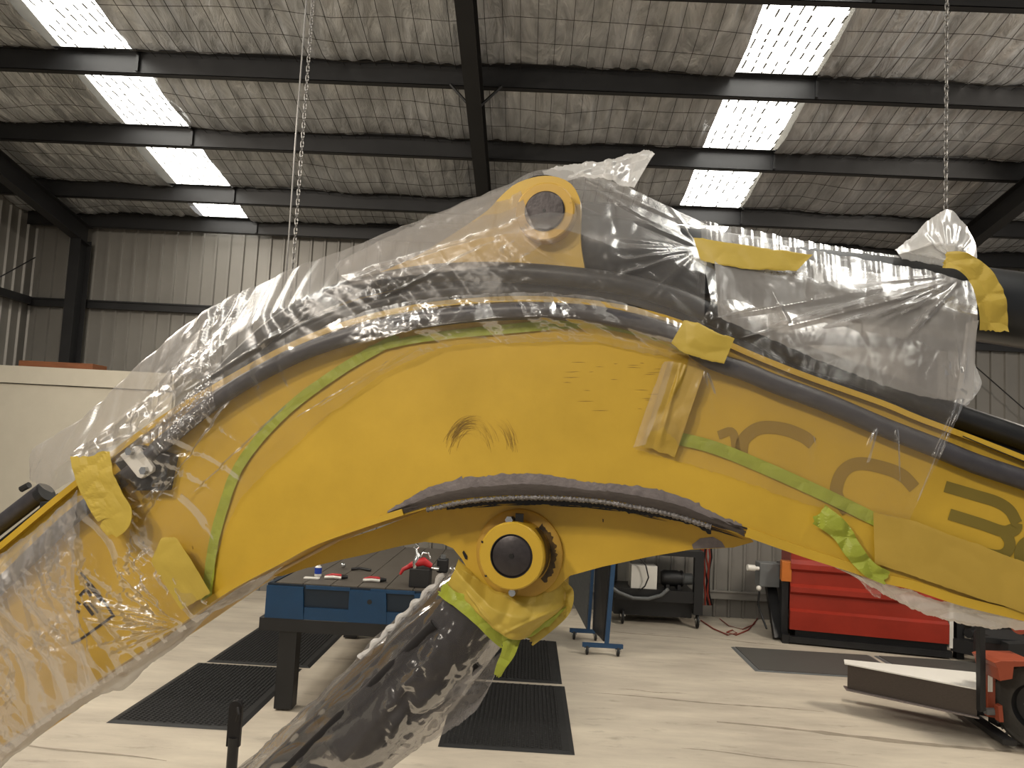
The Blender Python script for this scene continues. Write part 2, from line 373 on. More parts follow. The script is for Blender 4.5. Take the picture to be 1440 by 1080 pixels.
# the safety mesh under the foil
g = G()
for x in np.arange(-8.5, 8.6, .15):
    if any(a-.02 < x < b+.02 for a, b in SKY): continue
    for a, b in zip([4.0]+PUR[2:-1], PUR[2:]):
        pts = [(x, y, foil_z(x, y)-.024) for y in np.linspace(a+.01, b-.01, 6)]
        g.tube(pts,   .0032, 3, False)
for a, b in zip([4.0]+PUR[2:-1], PUR[2:]):
    for y in np.arange(a+.15, b-.05, .3):
        for (xa, xb) in segs:
            xa = max(xa, -8.5); xb = min(xb, 8.5)
            g.tube([(x, y, foil_z(x, y)-.024) for x in np.linspace(xa, xb, 12)],   .0032, 3, False)
tag(g.build('safety_mesh_wire', M['wire'], ceiling), kind='stuff')
# outer roof sheet above everything
g = G(); g.face([(-11, -4, roof_z(-4)+.5), (11, -4, roof_z(-4)+.5), (11, 10.5, roof_z(10.5)+.5), (-11, 10.5, roof_z(10.5)+.5)]); g.build('roof_sheet', M['clad'], ceiling)
# skylights: ribbed translucent sheets, daylight coming through
for i, (a, b) in enumerate(SKY):
    g = G(); n = 8; pr = []
    pitch = (b-a)/n
    for q in range(n):
        x0 = a+q*pitch
        pr += [(x0, 0), (x0+pitch*.80, 0), (x0+pitch*.86, .012), (x0+pitch*.96, .012)]
    pr.append((b, 0))
    yy = [-4]+[y for y in PUR]+[10.35]
    for (xa, za), (xb, zb) in zip(pr[:-1], pr[1:]):
        for y0, y1 in zip(yy[:-1], yy[1:]):
            g.face([(xa, y0, roof_z(y0)+FO+.03+za), (xb, y0, roof_z(y0)+FO+.03+zb), (xb, y1, roof_z(y1)+FO+.03+zb), (xa, y1, roof_z(y1)+FO+.03+za)])
    wdw = g.build('window_%d' % (i+1), M['sky']); tag(wdw, kind='structure')
    g = G()
    for q in range(n):      # dark seams: short crinkled strips along each rib
        x = a+q*pitch+pitch*.88
        y = 3.0
        while y < 10.2:
            l = rng.uniform(.05, .16)
            if rng.random() < .8: g.box((x-.009+rng.uniform(-.003, .003), y, 0), (x+.009, y+l, .004), None, (0, 0, roof_z(y+l/2)+FO+.015))
            y += l+.02
    tag(g.build('rib_seam', M['skyrib'], wdw), kind='stuff')
# purlins
for i, y in enumerate(PUR):
    z = roof_z(y)
    g = G(); g.box((-11, y-.0, z), (11, y+.005, z+.2)); g.box((-11, y, z), (11, y+.075, z+.005)); g.box((-11, y+.07, z), (11, y+.075, z+.02)); g.box((-11, y-.07, z+.195), (11, y, z+.2))
    p = g.build('trim_%d' % (i+1), M['frame']); tag(p, kind='structure')
    for a, b in SKY:
        x = b+.02
        G().box((x-.012, y-.03, z+.01), (x+.012, y, z+.2)).box((x-.012, y-.09, z+.17), (x+.012, y-.03, z+.2)).build('cleat', M['black'], p)
# rafters
def rafter(name, x, ya=-4., yb=10.25):
    g = G()
    for (x0, x1, d0, d1) in ((x-.07, x+.07, -.26, -.25), (x-.004, x+.004, -.25, -.01), (x-.07, x+.07, -.01, 0)):
        g.hexa([(x0, ya, roof_z(ya)+d0), (x1, ya, roof_z(ya)+d0), (x1, yb, roof_z(yb)+d0), (x0, yb, roof_z(yb)+d0)],
               [(x0, ya, roof_z(ya)+d1), (x1, ya, roof_z(ya)+d1), (x1, yb, roof_z(yb)+d1), (x0, yb, roof_z(yb)+d1)])
    o = g.build(name, M['frame']); tag(o, kind='structure'); return o
XR = [-6.22, -.66, 5.15]
for i, x in enumerate(XR):
    r = rafter('trim_%d' % (20+i), x)
    c = G().box((x-.004, 10.0, 0), (x+.004, 10.24, roof_z(10.2)-.2)).box((x-.07, 9.99, 0), (x+.07, 10.0, roof_z(10.2)-.2)).box((x-.07, 10.24, 0), (x+.07, 10.25, roof_z(10.2)-.2)).build('column', M['frame'], r)
    for y in (6.9,):
        for s in (-1, 1):
            if x != XR[1]: continue
            G().tube([(x+s*.02, y, roof_z(y)-.22), (x+s*.24, y, roof_z(y)+.01)], .014, 6).build('fly_brace', M['black'], r)
# wall cladding: ribbed sheets, one part each
def clad_wall(name, x0, x1, y, z0, z1, axis='x'):
    wl = empty(name, None, None, (x0 if axis == 'x' else y, y if axis == 'x' else x0, 0), kind='structure')
    wd = .76; x = x0
    while x < x1-.01:
        g = G(); pr = [(0, 0)]
        for q in range(4):
            o = q*.19+.05
            pr += [(o, 0), (o+.012, -.026), (o+.038, -.026), (o+.05, 0)]
        pr.append((.76, 0))
        for (a, da), (b, db) in zip(pr[:-1], pr[1:]):
            if axis == 'x': g.face([(x+a, y+da, z0), (x+b, y+db, z0), (x+b, y+db, z1), (x+a, y+da, z1)])
            else: g.face([(y-da, x+a, z0), (y-db, x+b, z0), (y-db, x+b, z1), (y-da, x+a, z1)])
        g.build('cladding_sheet', M['clad'], wl); x += wd
    return wl
wb = clad_wall('wall_back', -7.6, 9.0, 10.42, .0, 4.92)
wl_ = clad_wall('wall_left', -2.0, 10.3, -7.05, .0, 5.9, 'y')
for z in (.3, 1.9, 3.75):
    G().box((-7.0, 10.31, z-.05), (9, 10.39, z+.05)).box((-7.0, 10.29, z+.04), (9, 10.31, z+.06)).build('girt', M['frame'] if z > 1 else M['clad'], wb)
    G().box((-6.96, -2, z-.05), (-6.88, 10.2, z+.05)).build('girt', M['frame'], wl_)
G().tube([(-6.9, 8.3, 3.1), (-6.75, 10.0, 4.3)], .008, 6).build('brace_rod', M['frame'], wl_)
G().tube([(5.3, 10.2, 3.9), (7.2, 10.2, 2.3)], .008, 6).build('brace_rod', M['frame'], wb)

# ------------------------------------------------------------------ background objects
# cream panelled room box at the left
t = empty('panel_box', 'cream flat-sided room box standing against the back left corner', 'box', (-6, 9.3, 0))
G().box((-9, 9.2, 0), (-4.35, 9.24, 2.55)).build('wall_panel', M['cream'], t)
G().box((-9, 9.17, 2.56), (-4.33, 9.26, 2.77)).build('top_rail', M['cream'], t)
G().box((-4.37, 9.24, 0), (-4.33, 10.2, 2.76)).build('end_panel', M['cream'], t)
G().box((-9, 9.24, 2.72), (-4.37, 10.2, 2.76)).build('roof_panel', M['cream'], t)
o = G().box((-6.35, 9.3, 2.77), (-5.42, 9.62, 2.85)).build('wooden_board', M['wood'], bevel=.004); tag(o, 'brown wooden board lying on top of the cream room box', 'board')

# floor mats
def mat_with_bumps(name, x0, y0, w_, d_, label, group, rot=0):
    t = empty(name, label, 'mat', (x0+w_/2, y0+d_/2, 0), group)
    g = G(); h = .012
    b = [(x0, y0, .001), (x0+w_, y0, .001), (x0+w_, y0+d_, .001), (x0, y0+d_, .001)]; k = .035
    tp = [(x0+k, y0+k, h), (x0+w_-k, y0+k, h), (x0+w_-k, y0+d_-k, h), (x0+k, y0+d_-k, h)]
    g.hexa(b, tp).build('mat_base', M['rubber'], t)
    V = []; Fc = []
    px_ = .033; n = 0
    for i in range(int((w_-.1)/px_)):
        for j in range(int((d_-.1)/px_)):
            x = x0+.06+i*px_; y = y0+.06+(j+.5*(i % 2))*px_
            b0 = len(V)
            for q in range(6):
                a = q*math.pi/3; V.append((x+.0125*math.cos(a), y+.0125*math.sin(a), h-.001))
            for q in range(6):
                a = q*math.pi/3; V.append((x+.009*math.cos(a), y+.009*math.sin(a), h+.009))
            for q in range(6): Fc.append((b0+q, b0+(q+1) % 6, b0+6+(q+1) % 6, b0+6+q))
            Fc.append(tuple(b0+6+q for q in range(6)))
    me = bpy.data.meshes.new('rubber_studs'); me.from_pydata(V, [], Fc); tag(link('rubber_studs', me, M['rubber'], t), kind='stuff')
    return t
mat_with_bumps('rubber_mat', -2.90, 5.56, .95, 1.53, 'studded black rubber mat at the left, the nearer of the two under the blue bench', None)
mat_with_bumps('rubber_mat', -2.84, 7.12, .95, 1.50, 'studded black rubber mat at the left, the farther one behind the bench leg', None)
mat_with_bumps('rubber_mat', -.53, 5.50, .95, 1.53, 'nearest black rubber mat in the middle of the floor below the big pin', None)
mat_with_bumps('rubber_mat', -.55, 7.09, .95, 1.52, 'black rubber mat in the middle of the floor next to the blue trolley', None)
def flat_mat(label, P):
    t = empty('floor_mat', label, 'mat', tuple(sum(p[c] for p in P)/4 for c in (0, 1))+(0,))
    P = [np.array(p, float) for p in P]; c = sum(P)/4
    G().hexa([p+(0, 0, .002) for p in P], [p+(c-p)*.03+np.array((0, 0, .010)) for p in P]).build('border', M['cream'] if 0 else M['grey'], t)
    Q = [p+(c-p)*.06 for p in P]
    G().hexa([p+(0, 0, .009) for p in Q], [p+(0, 0, .016) for p in Q]).build('pad', M['rubber_grey'], t)
flat_mat('long grey floor mat left part in front of the red machine', [(2.35, 7.88, 0), (3.87, 7.85, 0), (3.87, 8.78, 0), (2.35, 8.81, 0)])
flat_mat('grey floor mat right part partly behind the white topped steel beam', [(3.91, 7.85, 0), (5.43, 7.82, 0), (5.43, 8.75, 0), (3.91, 8.78, 0)])

# blue bench
t = empty('work_bench', 'large blue steel workbench with dark plate top on black legs', 'workbench', (-1, 7, 0))
X0, X1, YF, YB = -1.96, -.36, 6.0, 8.35
for i in range(7):
    x = X0+.06+i*.213
    G().box((x, YF, .945), (x+.207, YB, .965)).build('table_plate', M['plate'], t, bevel=.002)
fr = G().box((X0, YF-.01, .70), (X1, YF+.02, .955)).box((X0, YF, .70), (X0+.03, YB, .955)).box((X1-.03, YF, .70), (X1, YB, .955)).box((X0, YB, .70), (X1, YB+.03, .955)).build('side_skirt', M['blue_shade'], t)
for xa in (X0+.30, X0+.80, X0+1.32):     # recessed pockets read as a raised frame around panels with the recess shade in their colour
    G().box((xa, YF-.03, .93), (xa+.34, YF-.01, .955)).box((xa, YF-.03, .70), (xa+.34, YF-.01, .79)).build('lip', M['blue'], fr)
for xa in (X0, X0+.64, X0+1.14):
    G().prism([(xa, YF-.035, .70), (xa+.30, YF-.035, .70), (xa+.28, YF-.035, .94), (xa+.0, YF-.035, .94)], (0, .025, 0)).build('pocket_rib', M['blue'], fr)
G().cyl((X0+.80, YF-.04, .86), (X0+.80, YF-.034, .86), .018).build('hole', M['black'], fr)
G().box((X0-.04, YF-.03, .60), (X1+.04, YF+.09, .70)).box((X0-.04, YB-.09, .60), (X1+.04, YB+.03, .70)).box((X0-.04, YF+.09, .60), (X0+.06, YB-.09, .70)).box((X1-.06, YF+.09, .60), (X1+.04, YB-.09, .70)).build('stand_rail', M['black'], t, bevel=.004)
for x in (X0+.11, X1-.42):
    for y in (YF-.0, YB-.14):
        G().box((x, y, 0.014), (x+.14, y+.13, .60)).build('leg', M['black'], t, bevel=.004)
G().box((-1.14, 6.9, .48), (-.98, 7.1, .60)).build('leg_stub', M['black'], t)
# things on the bench
ZT = .965
def bench_pt(px, py): return AZ(px, py, ZT)
p = bench_pt(589, 825)
t = empty('vise', 'black vise with red handles and chrome clamp on the bench beside the lift cylinder', 'vise', p)
G().box(p+(-.075, -.05, 0), p+(.085, .12, .145)).build('body', M['black'], t, bevel=.006)
g = G(); g.tube([p+(-.08, .0, .155), p+(-.03, -.02, .185), p+(.03, -.01, .20), p+(.09, .0, .165)], [.022, .032, .034, .02], 10); g.tube([p+(-.08, 0, .155), p+(-.13, -.02, .13), p+(-.15, -.02, .09)], [.02, .016, .01], 8); g.build('handle', M['redcloth'], t, smooth=50)
g = G(); g.tube([p+(-.04, -.03, .13), p+(-.035, -.03, .19), p+(-.02, -.01, .245), p+(-.04, 0, .29)], [.012, .024, .02, .008], 8)
g.tube([p+(-.04, 0, .29), p+(-.06, 0, .305), p+(-.045, 0, .33), p+(-.015, 0, .305), p+(-.04, 0, .285)], .007, 6); g.build('clamp_arm', M['chrome'], t, smooth=50)
g = G(); g.tube([p+(0, 0, .22), p+(.02, 0, .265), p+(.06, 0, .262), p+(.075, 0, .22)], .01, 8); g.build('grip', M['chrome'], t, smooth=50)
G().tube([p+(.09, 0, .15), p+(.15, 0, .145)], [.014, .018], 8).build('screw', M['chrome'], t, smooth=50)
p = bench_pt(622, 822)
t = empty('drill_chuck_stand', 'small dark drill-like tool standing between the vise and the lift cylinder', 'tool', p)
G().box(p+(-.055, 0, .09), p+(.035, .09, .20)).build('body', M['black'], t, bevel=.012)
G().cyl(p+(-.01, .04, .20), p+(-.01, .04, .23), .02).build('cap', M['grey'], t, smooth=40)
G().tube([p+(-.03, .03, 0), p+(-.02, .03, .05), p+(-.01, .04, .10)], .018, 8).build('stem', M['chrome'], t, smooth=40)
p = bench_pt(636, 806)
o = G().sphere(p+(0, 0, .03), .032, sc3=(1.2, 1, .9)).build('steel_ball', M['chrome'], smooth=60); tag(o, 'pale round metal piece on the bench right next to the cylinder wrap', 'ball')
def pair_of_pliers(px, py, col, lab, name='pliers'):
    p = bench_pt(px, py); t = empty(name, lab, 'pliers', p)
    G().tube([p+(-.07, 0, .015), p+(-.02, .01, .03), p+(.05, .0, .03), p+(.07, -.01, .015)], .012, 8).build('handle', col, t, smooth=50)
    G().tube([p+(-.07, -.03, .013), p+(0, -.035, .02), p+(.06, -.02, .013)], .012, 8).build('handle', M['white'], t, smooth=50)
    G().tube([p+(.06, -.01, .02), p+(.11, 0, .02)], [.02, .012], 8).build('jaw', M['black'], t, smooth=50)
    return t
pair_of_pliers(524, 818, M['redcloth'], 'red and white handled tool on the bench just left of the vise')
pair_of_pliers(470, 814, M['redcloth'], 'red handled tool on the bench near the small clear bottle')
p = bench_pt(447, 810)
t = empty('bottle', 'small bottle with blue label standing on the bench', 'bottle', p)
G().lathe(p, (0, 0, 1), [(0, .001), (0, .028), (.07, .028), (.085, .014), (.11, .013), (.112, .001)], 16).build('body', M['white'], t, smooth=40)
G().lathe(p+(0, 0, .02), (0, 0, 1), [(0, .029), (.05, .029)], 16).build('label', M['bluebottle'], t, smooth=40)
p = bench_pt(438, 814); o = G().box(p+(-.06, -.02, 0), p+(.06, .03, .012), None).build('paper_rag', M['white'], bevel=.003); tag(o, 'flat pale rag in front of the bottle on the bench', 'rag')
p = bench_pt(505, 803); o = G().tube([p+(-.07, 0, .012), p+(0, .02, .02), p+(.1, 0, .012)], .012, 8).build('black_grinder_key', M['black'], smooth=50); tag(o, 'short black tool lying between the two red handled tools', 'tool')
o.name = 'spanner'
p = bench_pt(482, 800); o = G().sphere(p+(0, 0, .03), .024).build('metal_fitting', M['chrome'], smooth=60); tag(o, 'small shiny round fitting on the bench behind the red handled tool', 'fitting')

# black stand post at the bottom left
p = AY(328, 1032, 4.4)
t = empty('support_stand', 'black support stand with rounded plate head below the boom at left', 'stand', (p[0], 4.4, 0))
q = AY(328, 985, 4.4); wv = .038
prof = [(p[0]-wv, 4.4, .35), (p[0]+wv, 4.4, .35)]+[(p[0]+wv*math.cos(a), 4.4, q[2]-.04+.04*math.sin(a)) for a in np.linspace(0, math.pi, 10)]
G().prism(prof, (0, .03, 0)).build('head_plate', M['blackgloss'], t, bevel=.004)
G().tube([(p[0]+.02, 4.38, q[2]-.03), (p[0]+.035, 4.36, q[2]-.06), (p[0]+.025, 4.37, q[2]-.10)], .009, 8).build('hook', M['blackgloss'], t, smooth=50)
G().cyl((p[0], 4.415, .05), (p[0], 4.415, .40), .03).build('post', M['black'], t, smooth=40)
G().cyl((p[0], 4.415, .0), (p[0], 4.415, .05), .16, .05).build('base', M['black'], t, smooth=40)

# blue panel trolley
t = empty('panel_trolley', 'blue-framed A-shaped panel trolley on castors beside the middle mats', 'trolley', (.75, 8.3, 0))
def castor(c, r, parent):
    c = np.array(c, float)
    f = G().box(c+(-.03, -.03, r*1.15), c+(.03, .03, r*1.25+.015)).hexa([c+(-.022, -.01, r*.5), c+(-.018, -.01, r*.5), c+(-.018, .01, r*.5), c+(-.022, .01, r*.5)], [c+(-.022, -.02, r*1.2), c+(-.018, -.02, r*1.2), c+(-.018, .02, r*1.2), c+(-.022, .02, r*1.2)]).hexa([c+(.018, -.01, r*.5), c+(.022, -.01, r*.5), c+(.022, .01, r*.5), c+(.018, .01, r*.5)], [c+(.018, -.02, r*1.2), c+(.022, -.02, r*1.2), c+(.022, .02, r*1.2), c+(.018, .02, r*1.2)]).build('castor', M['chrome'], parent)
    G().lathe(c+(-.014, 0, r), (1, 0, 0), [(0, r*.45), (0, r*.85), (.006, r), (.022, r), (.028, r*.85), (.028, r*.45)], 20).build('wheel', M['rubber'], f, smooth=40)
    G().cyl(c+(-.016, 0, r), c+(.016, 0, r), r*.45).build('hub', M['chrome'], f, smooth=40)
def bar(g, a, b, wd=.02, hd=.02):
    a = np.array(a, float); b = np.array(b, float); d = _n(b-a); t2 = np.array([0, 0, 1.]) if abs(d[2]) < .9 else np.array([0, 1., 0])
    e = _n(np.cross(d, t2)); f = np.cross(d, e)
    g.hexa([a-e*wd-f*hd, a+e*wd-f*hd, a+e*wd+f*hd, a-e*wd+f*hd], [b-e*wd-f*hd, b+e*wd-f*hd, b+e*wd+f*hd, b-e*wd+f*hd]); return g
for x, y in ((.60, 8.75), (.70, 8.15), (.84, 8.75), (1.02, 8.15)): castor((x, y, 0), .048, t)
bar(G(), (.55, 8.75, .10), (.92, 8.75, .10)).build('foot_bar', M['blue2'], t)
bar(G(), (.65, 8.15, .10), (1.07, 8.15, .10)).build('foot_bar', M['blue2'], t)
bar(G(), (.76, 8.75, .12), (.80, 8.75, 1.5), .016, .016).build('upright', M['blue2'], t)
bar(G(), (.90, 8.15, .12), (.96, 8.15, 1.5), .022, .022).build('upright', M['blue2'], t)
bar(G(), (.76, 8.75, 1.5), (.96, 8.15, 1.5)).build('top_bar', M['blue2'], t)
G().hexa([(.50, 9.6, .45), (.56, 9.6, .45), (.78, 8.78, .11), (.74, 8.78, .11)], [(.50, 9.6, 1.5), (.56, 9.6, 1.5), (.80, 8.78, 1.5), (.76, 8.78, 1.5)]).build('sheet', M['darkpanel'], t)
G().hexa([(.80, 8.72, .13), (.82, 8.72, .13), (.89, 8.2, .13), (.87, 8.2, .13)], [(.80, 8.72, 1.45), (.82, 8.72, 1.45), (.93, 8.2, 1.45), (.91, 8.2, 1.45)]).build('sheet', M['black'], t)

# black machine trolley at the back wall
t = empty('equipment_trolley', 'black steel equipment trolley on castors against the back wall', 'trolley', (1.7, 9.8, 0))
pL = 1.15; pR = 2.16
G().box((pL, 9.6, .86), (pR+.05, 10.15, .93)).build('top_shelf', M['black'], t)
G().box((pL, 9.62, .30), (pR-.05, 10.15, .44)).build('lower_shelf', M['black'], t)
G().box((pL, 9.75, .10), (pR-.05, 10.18, .30)).build('back_bin', M['black'], t)
G().box((pR-.06, 9.6, .17), (pR+.05, 9.7, .86)).build('post', M['black'], t)
G().box((pL, 10.05, .17), (pL+.06, 10.12, .86)).build('post', M['black'], t)
castor((pR, 9.66, 0), .085, t); castor((pL+.1, 9.68, 0), .085, t)
p = AY(887, 832, 9.62); q = AY(925, 797, 9.62)
o = G().box((p[0], 9.64, .44), (q[0], 9.9, q[2])).build('white_box', M['white'], bevel=.006); tag(o, 'square white metal box on the lower shelf of the black trolley', 'box')
t = empty('electric_motor', 'black electric motor lying on the black trolley beside the white box', 'motor', (1.9, 9.8, .44))
m0 = AY(930, 812, 9.8); r = .10
G().lathe((m0[0], 9.8, m0[2]+.0), (1, 0, 0), [(0, .001), (0, r*.8), (.03, r), (.20, r), (.20, r*.9), (.24, r*.9), (.24, r), (.26, r)], 24).build('housing', M['black'], t, smooth=40)
G().lathe((m0[0]+.26, 9.8, m0[2]), (1, 0, 0), [(0, r*.95), (.02, r*.7), (.12, r*.7), (.12, .001)], 24).build('end_bell', M['grey'], t, smooth=40)
G().box((m0[0]+.05, 9.72, .44), (m0[0]+.09, 9.88, m0[2]-.07)).build('foot', M['black'], t); G().box((m0[0]+.19, 9.72, .44), (m0[0]+.23, 9.88, m0[2]-.07)).build('foot', M['black'], t)
o = G().tube([AY(x, y, 9.55) for x, y in ((855, 822), (870, 833), (890, 841), (912, 842), (930, 837), (940, 828))], .022, 10).build('ribbed_hose', M['grey'], smooth=50); tag(o, 'sagging grey hose hanging in front of the white box', 'hose')
o = G().tube([AY(x, y, 9.57) for x, y in ((892, 764), (897, 782), (908, 795), (912, 812), (907, 824), (898, 832))], .009, 6).build('power_cable', M['black'], smooth=50); tag(o, 'thin black cable hanging across the white box', 'cable')
t = empty('cable_bundle', 'bundle of red and orange cables hanging beside the black trolley', 'cables', (2.3, 9.7, 0))
for i in range(7):
    x = 984+i*2.6
    pts = [AY(x+rng.uniform(-3, 3)*(.3+j*.25), 766+j*17, 9.9+.03*i) for j in range(6)]
    G().tube(pts, .012, 6).build('cable', M['redcable'] if i % 3 else M['black'], t, smooth=50)
o = G().tube([AZ(*p_, .012) for p_ in ((985, 872), (1003, 884), (1024, 893), (1036, 890), (1030, 886), (1022, 889), (1035, 893), (1052, 886), (1062, 874))], .008, 6).build('floor_cable', M['redcable'], smooth=50); tag(o, 'thin brown cable looped on the floor by the back wall', 'cable')
o = G().tube([AZ(*p_, .012) for p_ in ((1012, 870), (1025, 880), (1044, 885), (1060, 878), (1066, 868))], .006, 6).build('floor_cable', M['redcable'], smooth=50); tag(o, 'second thin cable on the floor running into the grey control box', 'cable')

# red machine
RA = np.array([3.13, 9.16, 0]); RB_ = np.array([4.76, 8.86, 0]); ru = _n(RB_-RA); rn = np.array([ru[1], -ru[0], 0]); rn = rn if rn[1] < 0 else -rn; RL = np.linalg.norm(RB_-RA)
t = empty('red_machine', 'red ribbed steel machine on a black base standing by the back wall', 'machine', (RA+RB_)/2)
def rp(u, out, z): return RA+ru*u+rn*out+np.array([0, 0, z])
def red_z(py):
    r_ = ray(1112, py); s_ = (RA-CAM).dot(rn)/r_.dot(rn); return (CAM+r_*s_)[2]
lv = [884, 858, 855, 835, 831, 824, 820, 803, 799, 792, 786, 770]
zz = [red_z(v) for v in lv]
outp = [.04, .055, 0, .01, .05, .05, .0, .01, .045, .045, .03, .03]
prof = list(zip(zz, outp))
for (za, oa), (zb, ob) in ((prof[0], prof[1]),):
    pass
groups = [(0, 2), (2, 6), (6, 10), (10, 11)]
for a, b in groups:
    seq = prof[a:b+1]; g = G()
    poly = [rp(-.02, o_, z_) for z_, o_ in seq]+[rp(-.02, -.03, seq[-1][0]), rp(-.02, -.03, seq[0][0])]
    g.prism(poly, ru*(RL+.02)).build('front_panel', M['red'], t)
G().box((0, -.9, .35), (RL, -.03, 1.05), np.column_stack([ru, rn, (0, 0, 1)]), RA).build('housing', M['red'], t)
bs = G().box((.05, -.8, .03), (RL, -.02, zz[0]-.01), np.column_stack([ru, rn, (0, 0, 1)]), RA)
bs.build('base', M['black'], t)
G().box((-.02, -.02, .02), (RL+.03, .05, .09), np.column_stack([ru, rn, (0, 0, 1)]), RA).build('base_rail', M['black'], t)
G().box((-.10, -1.1, .0), (-.02, .04, .10), np.column_stack([ru, rn, (0, 0, 1)]), RA).build('base_rail', M['black'], t)
G().box((RL+.01, -.05, .12), (RL+.05, .02, .75), np.column_stack([ru, rn, (0, 0, 1)]), RA).build('end_strip', M['white'], t)
bar(G(), rp(-.12, -.1, .02), rp(-.20, -.4, .65), .06, .03).build('frame_leg', M['black'], t)
G().box((-.10, -.6, .1), (-.03, -.05, .85), np.column_stack([ru, rn, (0, 0, 1)]), RA).build('end_frame', M['frame'], t)
G().box((-.12, -.12, .70), (-.01, .03, .93), np.column_stack([ru, rn, (0, 0, 1)]), RA).build('orange_cover', M['orange2'], t, bevel=.006)
p = AY(1068, 825, 9.35); q = AY(1097, 793, 9.35)
c = G().box((p[0], 9.35, p[2]), (q[0], 9.55, q[2])).build('control_box', M['grey'], t, bevel=.008)
k1 = AY(1051, 798, 9.3); G().lathe(k1, (1, .1, -.05), [(0, .001), (0, .036), (.09, .036), (.1, .022), (.14, .022), (.15, .001)], 18).build('knob', M['white'], c, smooth=40)
k2 = AY(1067, 827, 9.3); G().sphere(k2, .03).build('indicator', M['white'], c, smooth=60)
G().tube([AY(1068, 832, 9.33), AY(1066, 850, 9.33), AY(1072, 868, 9.33), AY(1078, 884, 9.2)], .012, 8).build('cable', M['black'], c, smooth=50)
# dark plant behind the beam, right of the red machine
t = empty('roller_rack', 'dark steel roller rack on the floor right of the red machine', 'rack', (5.4, 8.4, 0))
bar(G(), (4.85, 8.9, .16), (5.6, 7.9, .16), .08, .07).build('side_beam', M['black'], t)
bar(G(), (5.3, 9.3, .10), (6.6, 8.3, .10), .08, .07).build('side_beam', M['black'], t)
for i in range(5):
    a = np.array((4.95+i*.16, 8.8-i*.19, .30)); G().cyl(a, a+(.75, .5, 0), .05, seg=14).build('roller', M['black'], t, smooth=40)
for x, y in ((4.9, 8.9), (5.6, 7.95), (5.5, 9.3)): G().box((x-.04, y-.04, 0), (x+.04, y+.04, .9)).build('leg', M['black'], t)
o = G().box((5.6, 9.5, .0), (7.6, 9.9, 1.0)).build('grey_cabinet', M['grey'], bevel=.01); tag(o, 'grey cabinet standing at the far right behind the orange truck', 'cabinet')

# white-topped steel beam on the forks
zb = .40
a0, a1 = AZ(1192, 934, zb), AZ(1374, 970, zb); b1 = AZ(1374, 948, zb); b0 = AZ(1193, 930, zb)
t = empty('steel_beam', 'long steel beam with bright white top lying on the fork tines', 'beam', (a0+a1)/2)
dn = np.array([0, 0, -.20])
G().hexa([a0+dn, a1+dn, b1+dn, b0+dn], [a0, a1, b1, b0]).build('web', M['steel_dark'], t)
G().hexa([a0+(-.03, -.01, 0), a1+(0, -.01, 0), b1+(0, .02, 0), b0+(-.03, .02, 0)], [a0+(-.03, -.01, .01), a1+(0, -.01, .01), b1+(0, .02, .01), b0+(-.03, .02, .01)]).build('white_top', M['white'], t)
G().hexa([a0+dn+(-.02, -.03, -.012), a1+dn+(0, -.03, -.012), a1+dn+(0, .05, -.012), a0+dn+(0, .08, -.012)], [a0+dn+(-.02, -.03, 0), a1+dn+(0, -.03, 0), a1+dn+(0, .05, 0), a0+dn+(0, .08, 0)]).build('bottom_flange', M['steel'], t)
# orange fork truck
t = empty('fork_truck', 'orange fork truck with black tyre at the right edge of the photo', 'forklift', (4.0, 5.9, 0))
wc = np.array((3.93, 6.06, .33)); ax = _n((-.75, -.62, 0))
tr = G().lathe(wc-ax*.0, ax, [(0, .18), (0, .30), (-.02, .325), (-.16, .325), (-.18, .30), (-.18, .18)], 48).build('tyre', M['tyre'], t, smooth=35)
G().lathe(wc, ax, [(-.005, .19), (-.03, .17), (-.06, .165), (-.07, .06), (-.03, .055), (-.03, .001)], 40).build('rim', M['black'], t, smooth=35)
for i in range(8):
    a = i*math.pi/4; e = _n(np.cross(ax, (0, 0, 1))); f = np.cross(ax, e); c = wc-ax*.066+(e*math.cos(a)+f*math.sin(a))*.10
    G().cyl(c, c+ax*.02, .012, seg=6).build('wheel_nut', M['grey'], t)
for i in range(44):
    a = i*2*math.pi/44; e = _n(np.cross(ax, (0, 0, 1))); f = np.cross(ax, e); d = e*math.cos(a)+f*math.sin(a); c = wc-ax*.09+d*.318; s2 = np.cross(ax, d)
    g = G(); g.hexa([c-ax*.085-s2*.012, c+ax*.085-s2*.012, c+ax*.085+s2*.012, c-ax*.085+s2*.012], [p_+d*.014 for p_ in (c-ax*.085-s2*.01, c+ax*.085-s2*.01, c+ax*.085+s2*.01, c-ax*.085+s2*.01)]); g.build('tread_block', M['tyre'], tr)
def fp(px, py, y): return AY(px, py, y)
def slab(name, pxs, y, th, m_, par=None, bev=.004):
    return G().prism([AY(px, py, y) for px, py in pxs], (0, th, 0)).build(name, m_, par, bevel=bev)
slab('mast_post', [(1378, 878), (1386, 878), (1387, 1000), (1379, 1002)], 6.1, .06, M['black'], t)
slab('carriage_plate', [(1388, 944), (1400, 942), (1400, 1010), (1389, 1008)], 6.2, .05, M['orange'], t)
slab('mast_channel', [(1400, 936), (1416, 930), (1416, 1025), (1402, 1022)], 6.35, .12, M['black'], t)
slab('tread_plate', [(1398, 932), (1408, 929), (1455, 930), (1455, 937), (1426, 938), (1424, 955), (1406, 958), (1403, 940)], 6.0, .3, M['orange'], t)
slab('side_plate', [(1404, 994), (1410, 992), (1412, 1016), (1406, 1016)], 6.1, .06, M['orange'], t)
slab('cross_bar', [(1388, 998), (1408, 998), (1408, 1006), (1388, 1006)], 6.15, .05, M['grey'], t)
slab('wood_block', [(1384, 922), (1397, 923), (1396, 937), (1384, 936)], 6.3, .08, M['wood'], t)
slab('bracket', [(1395, 930), (1412, 930), (1412, 937), (1395, 937)], 6.4, .08, M['black'], t)
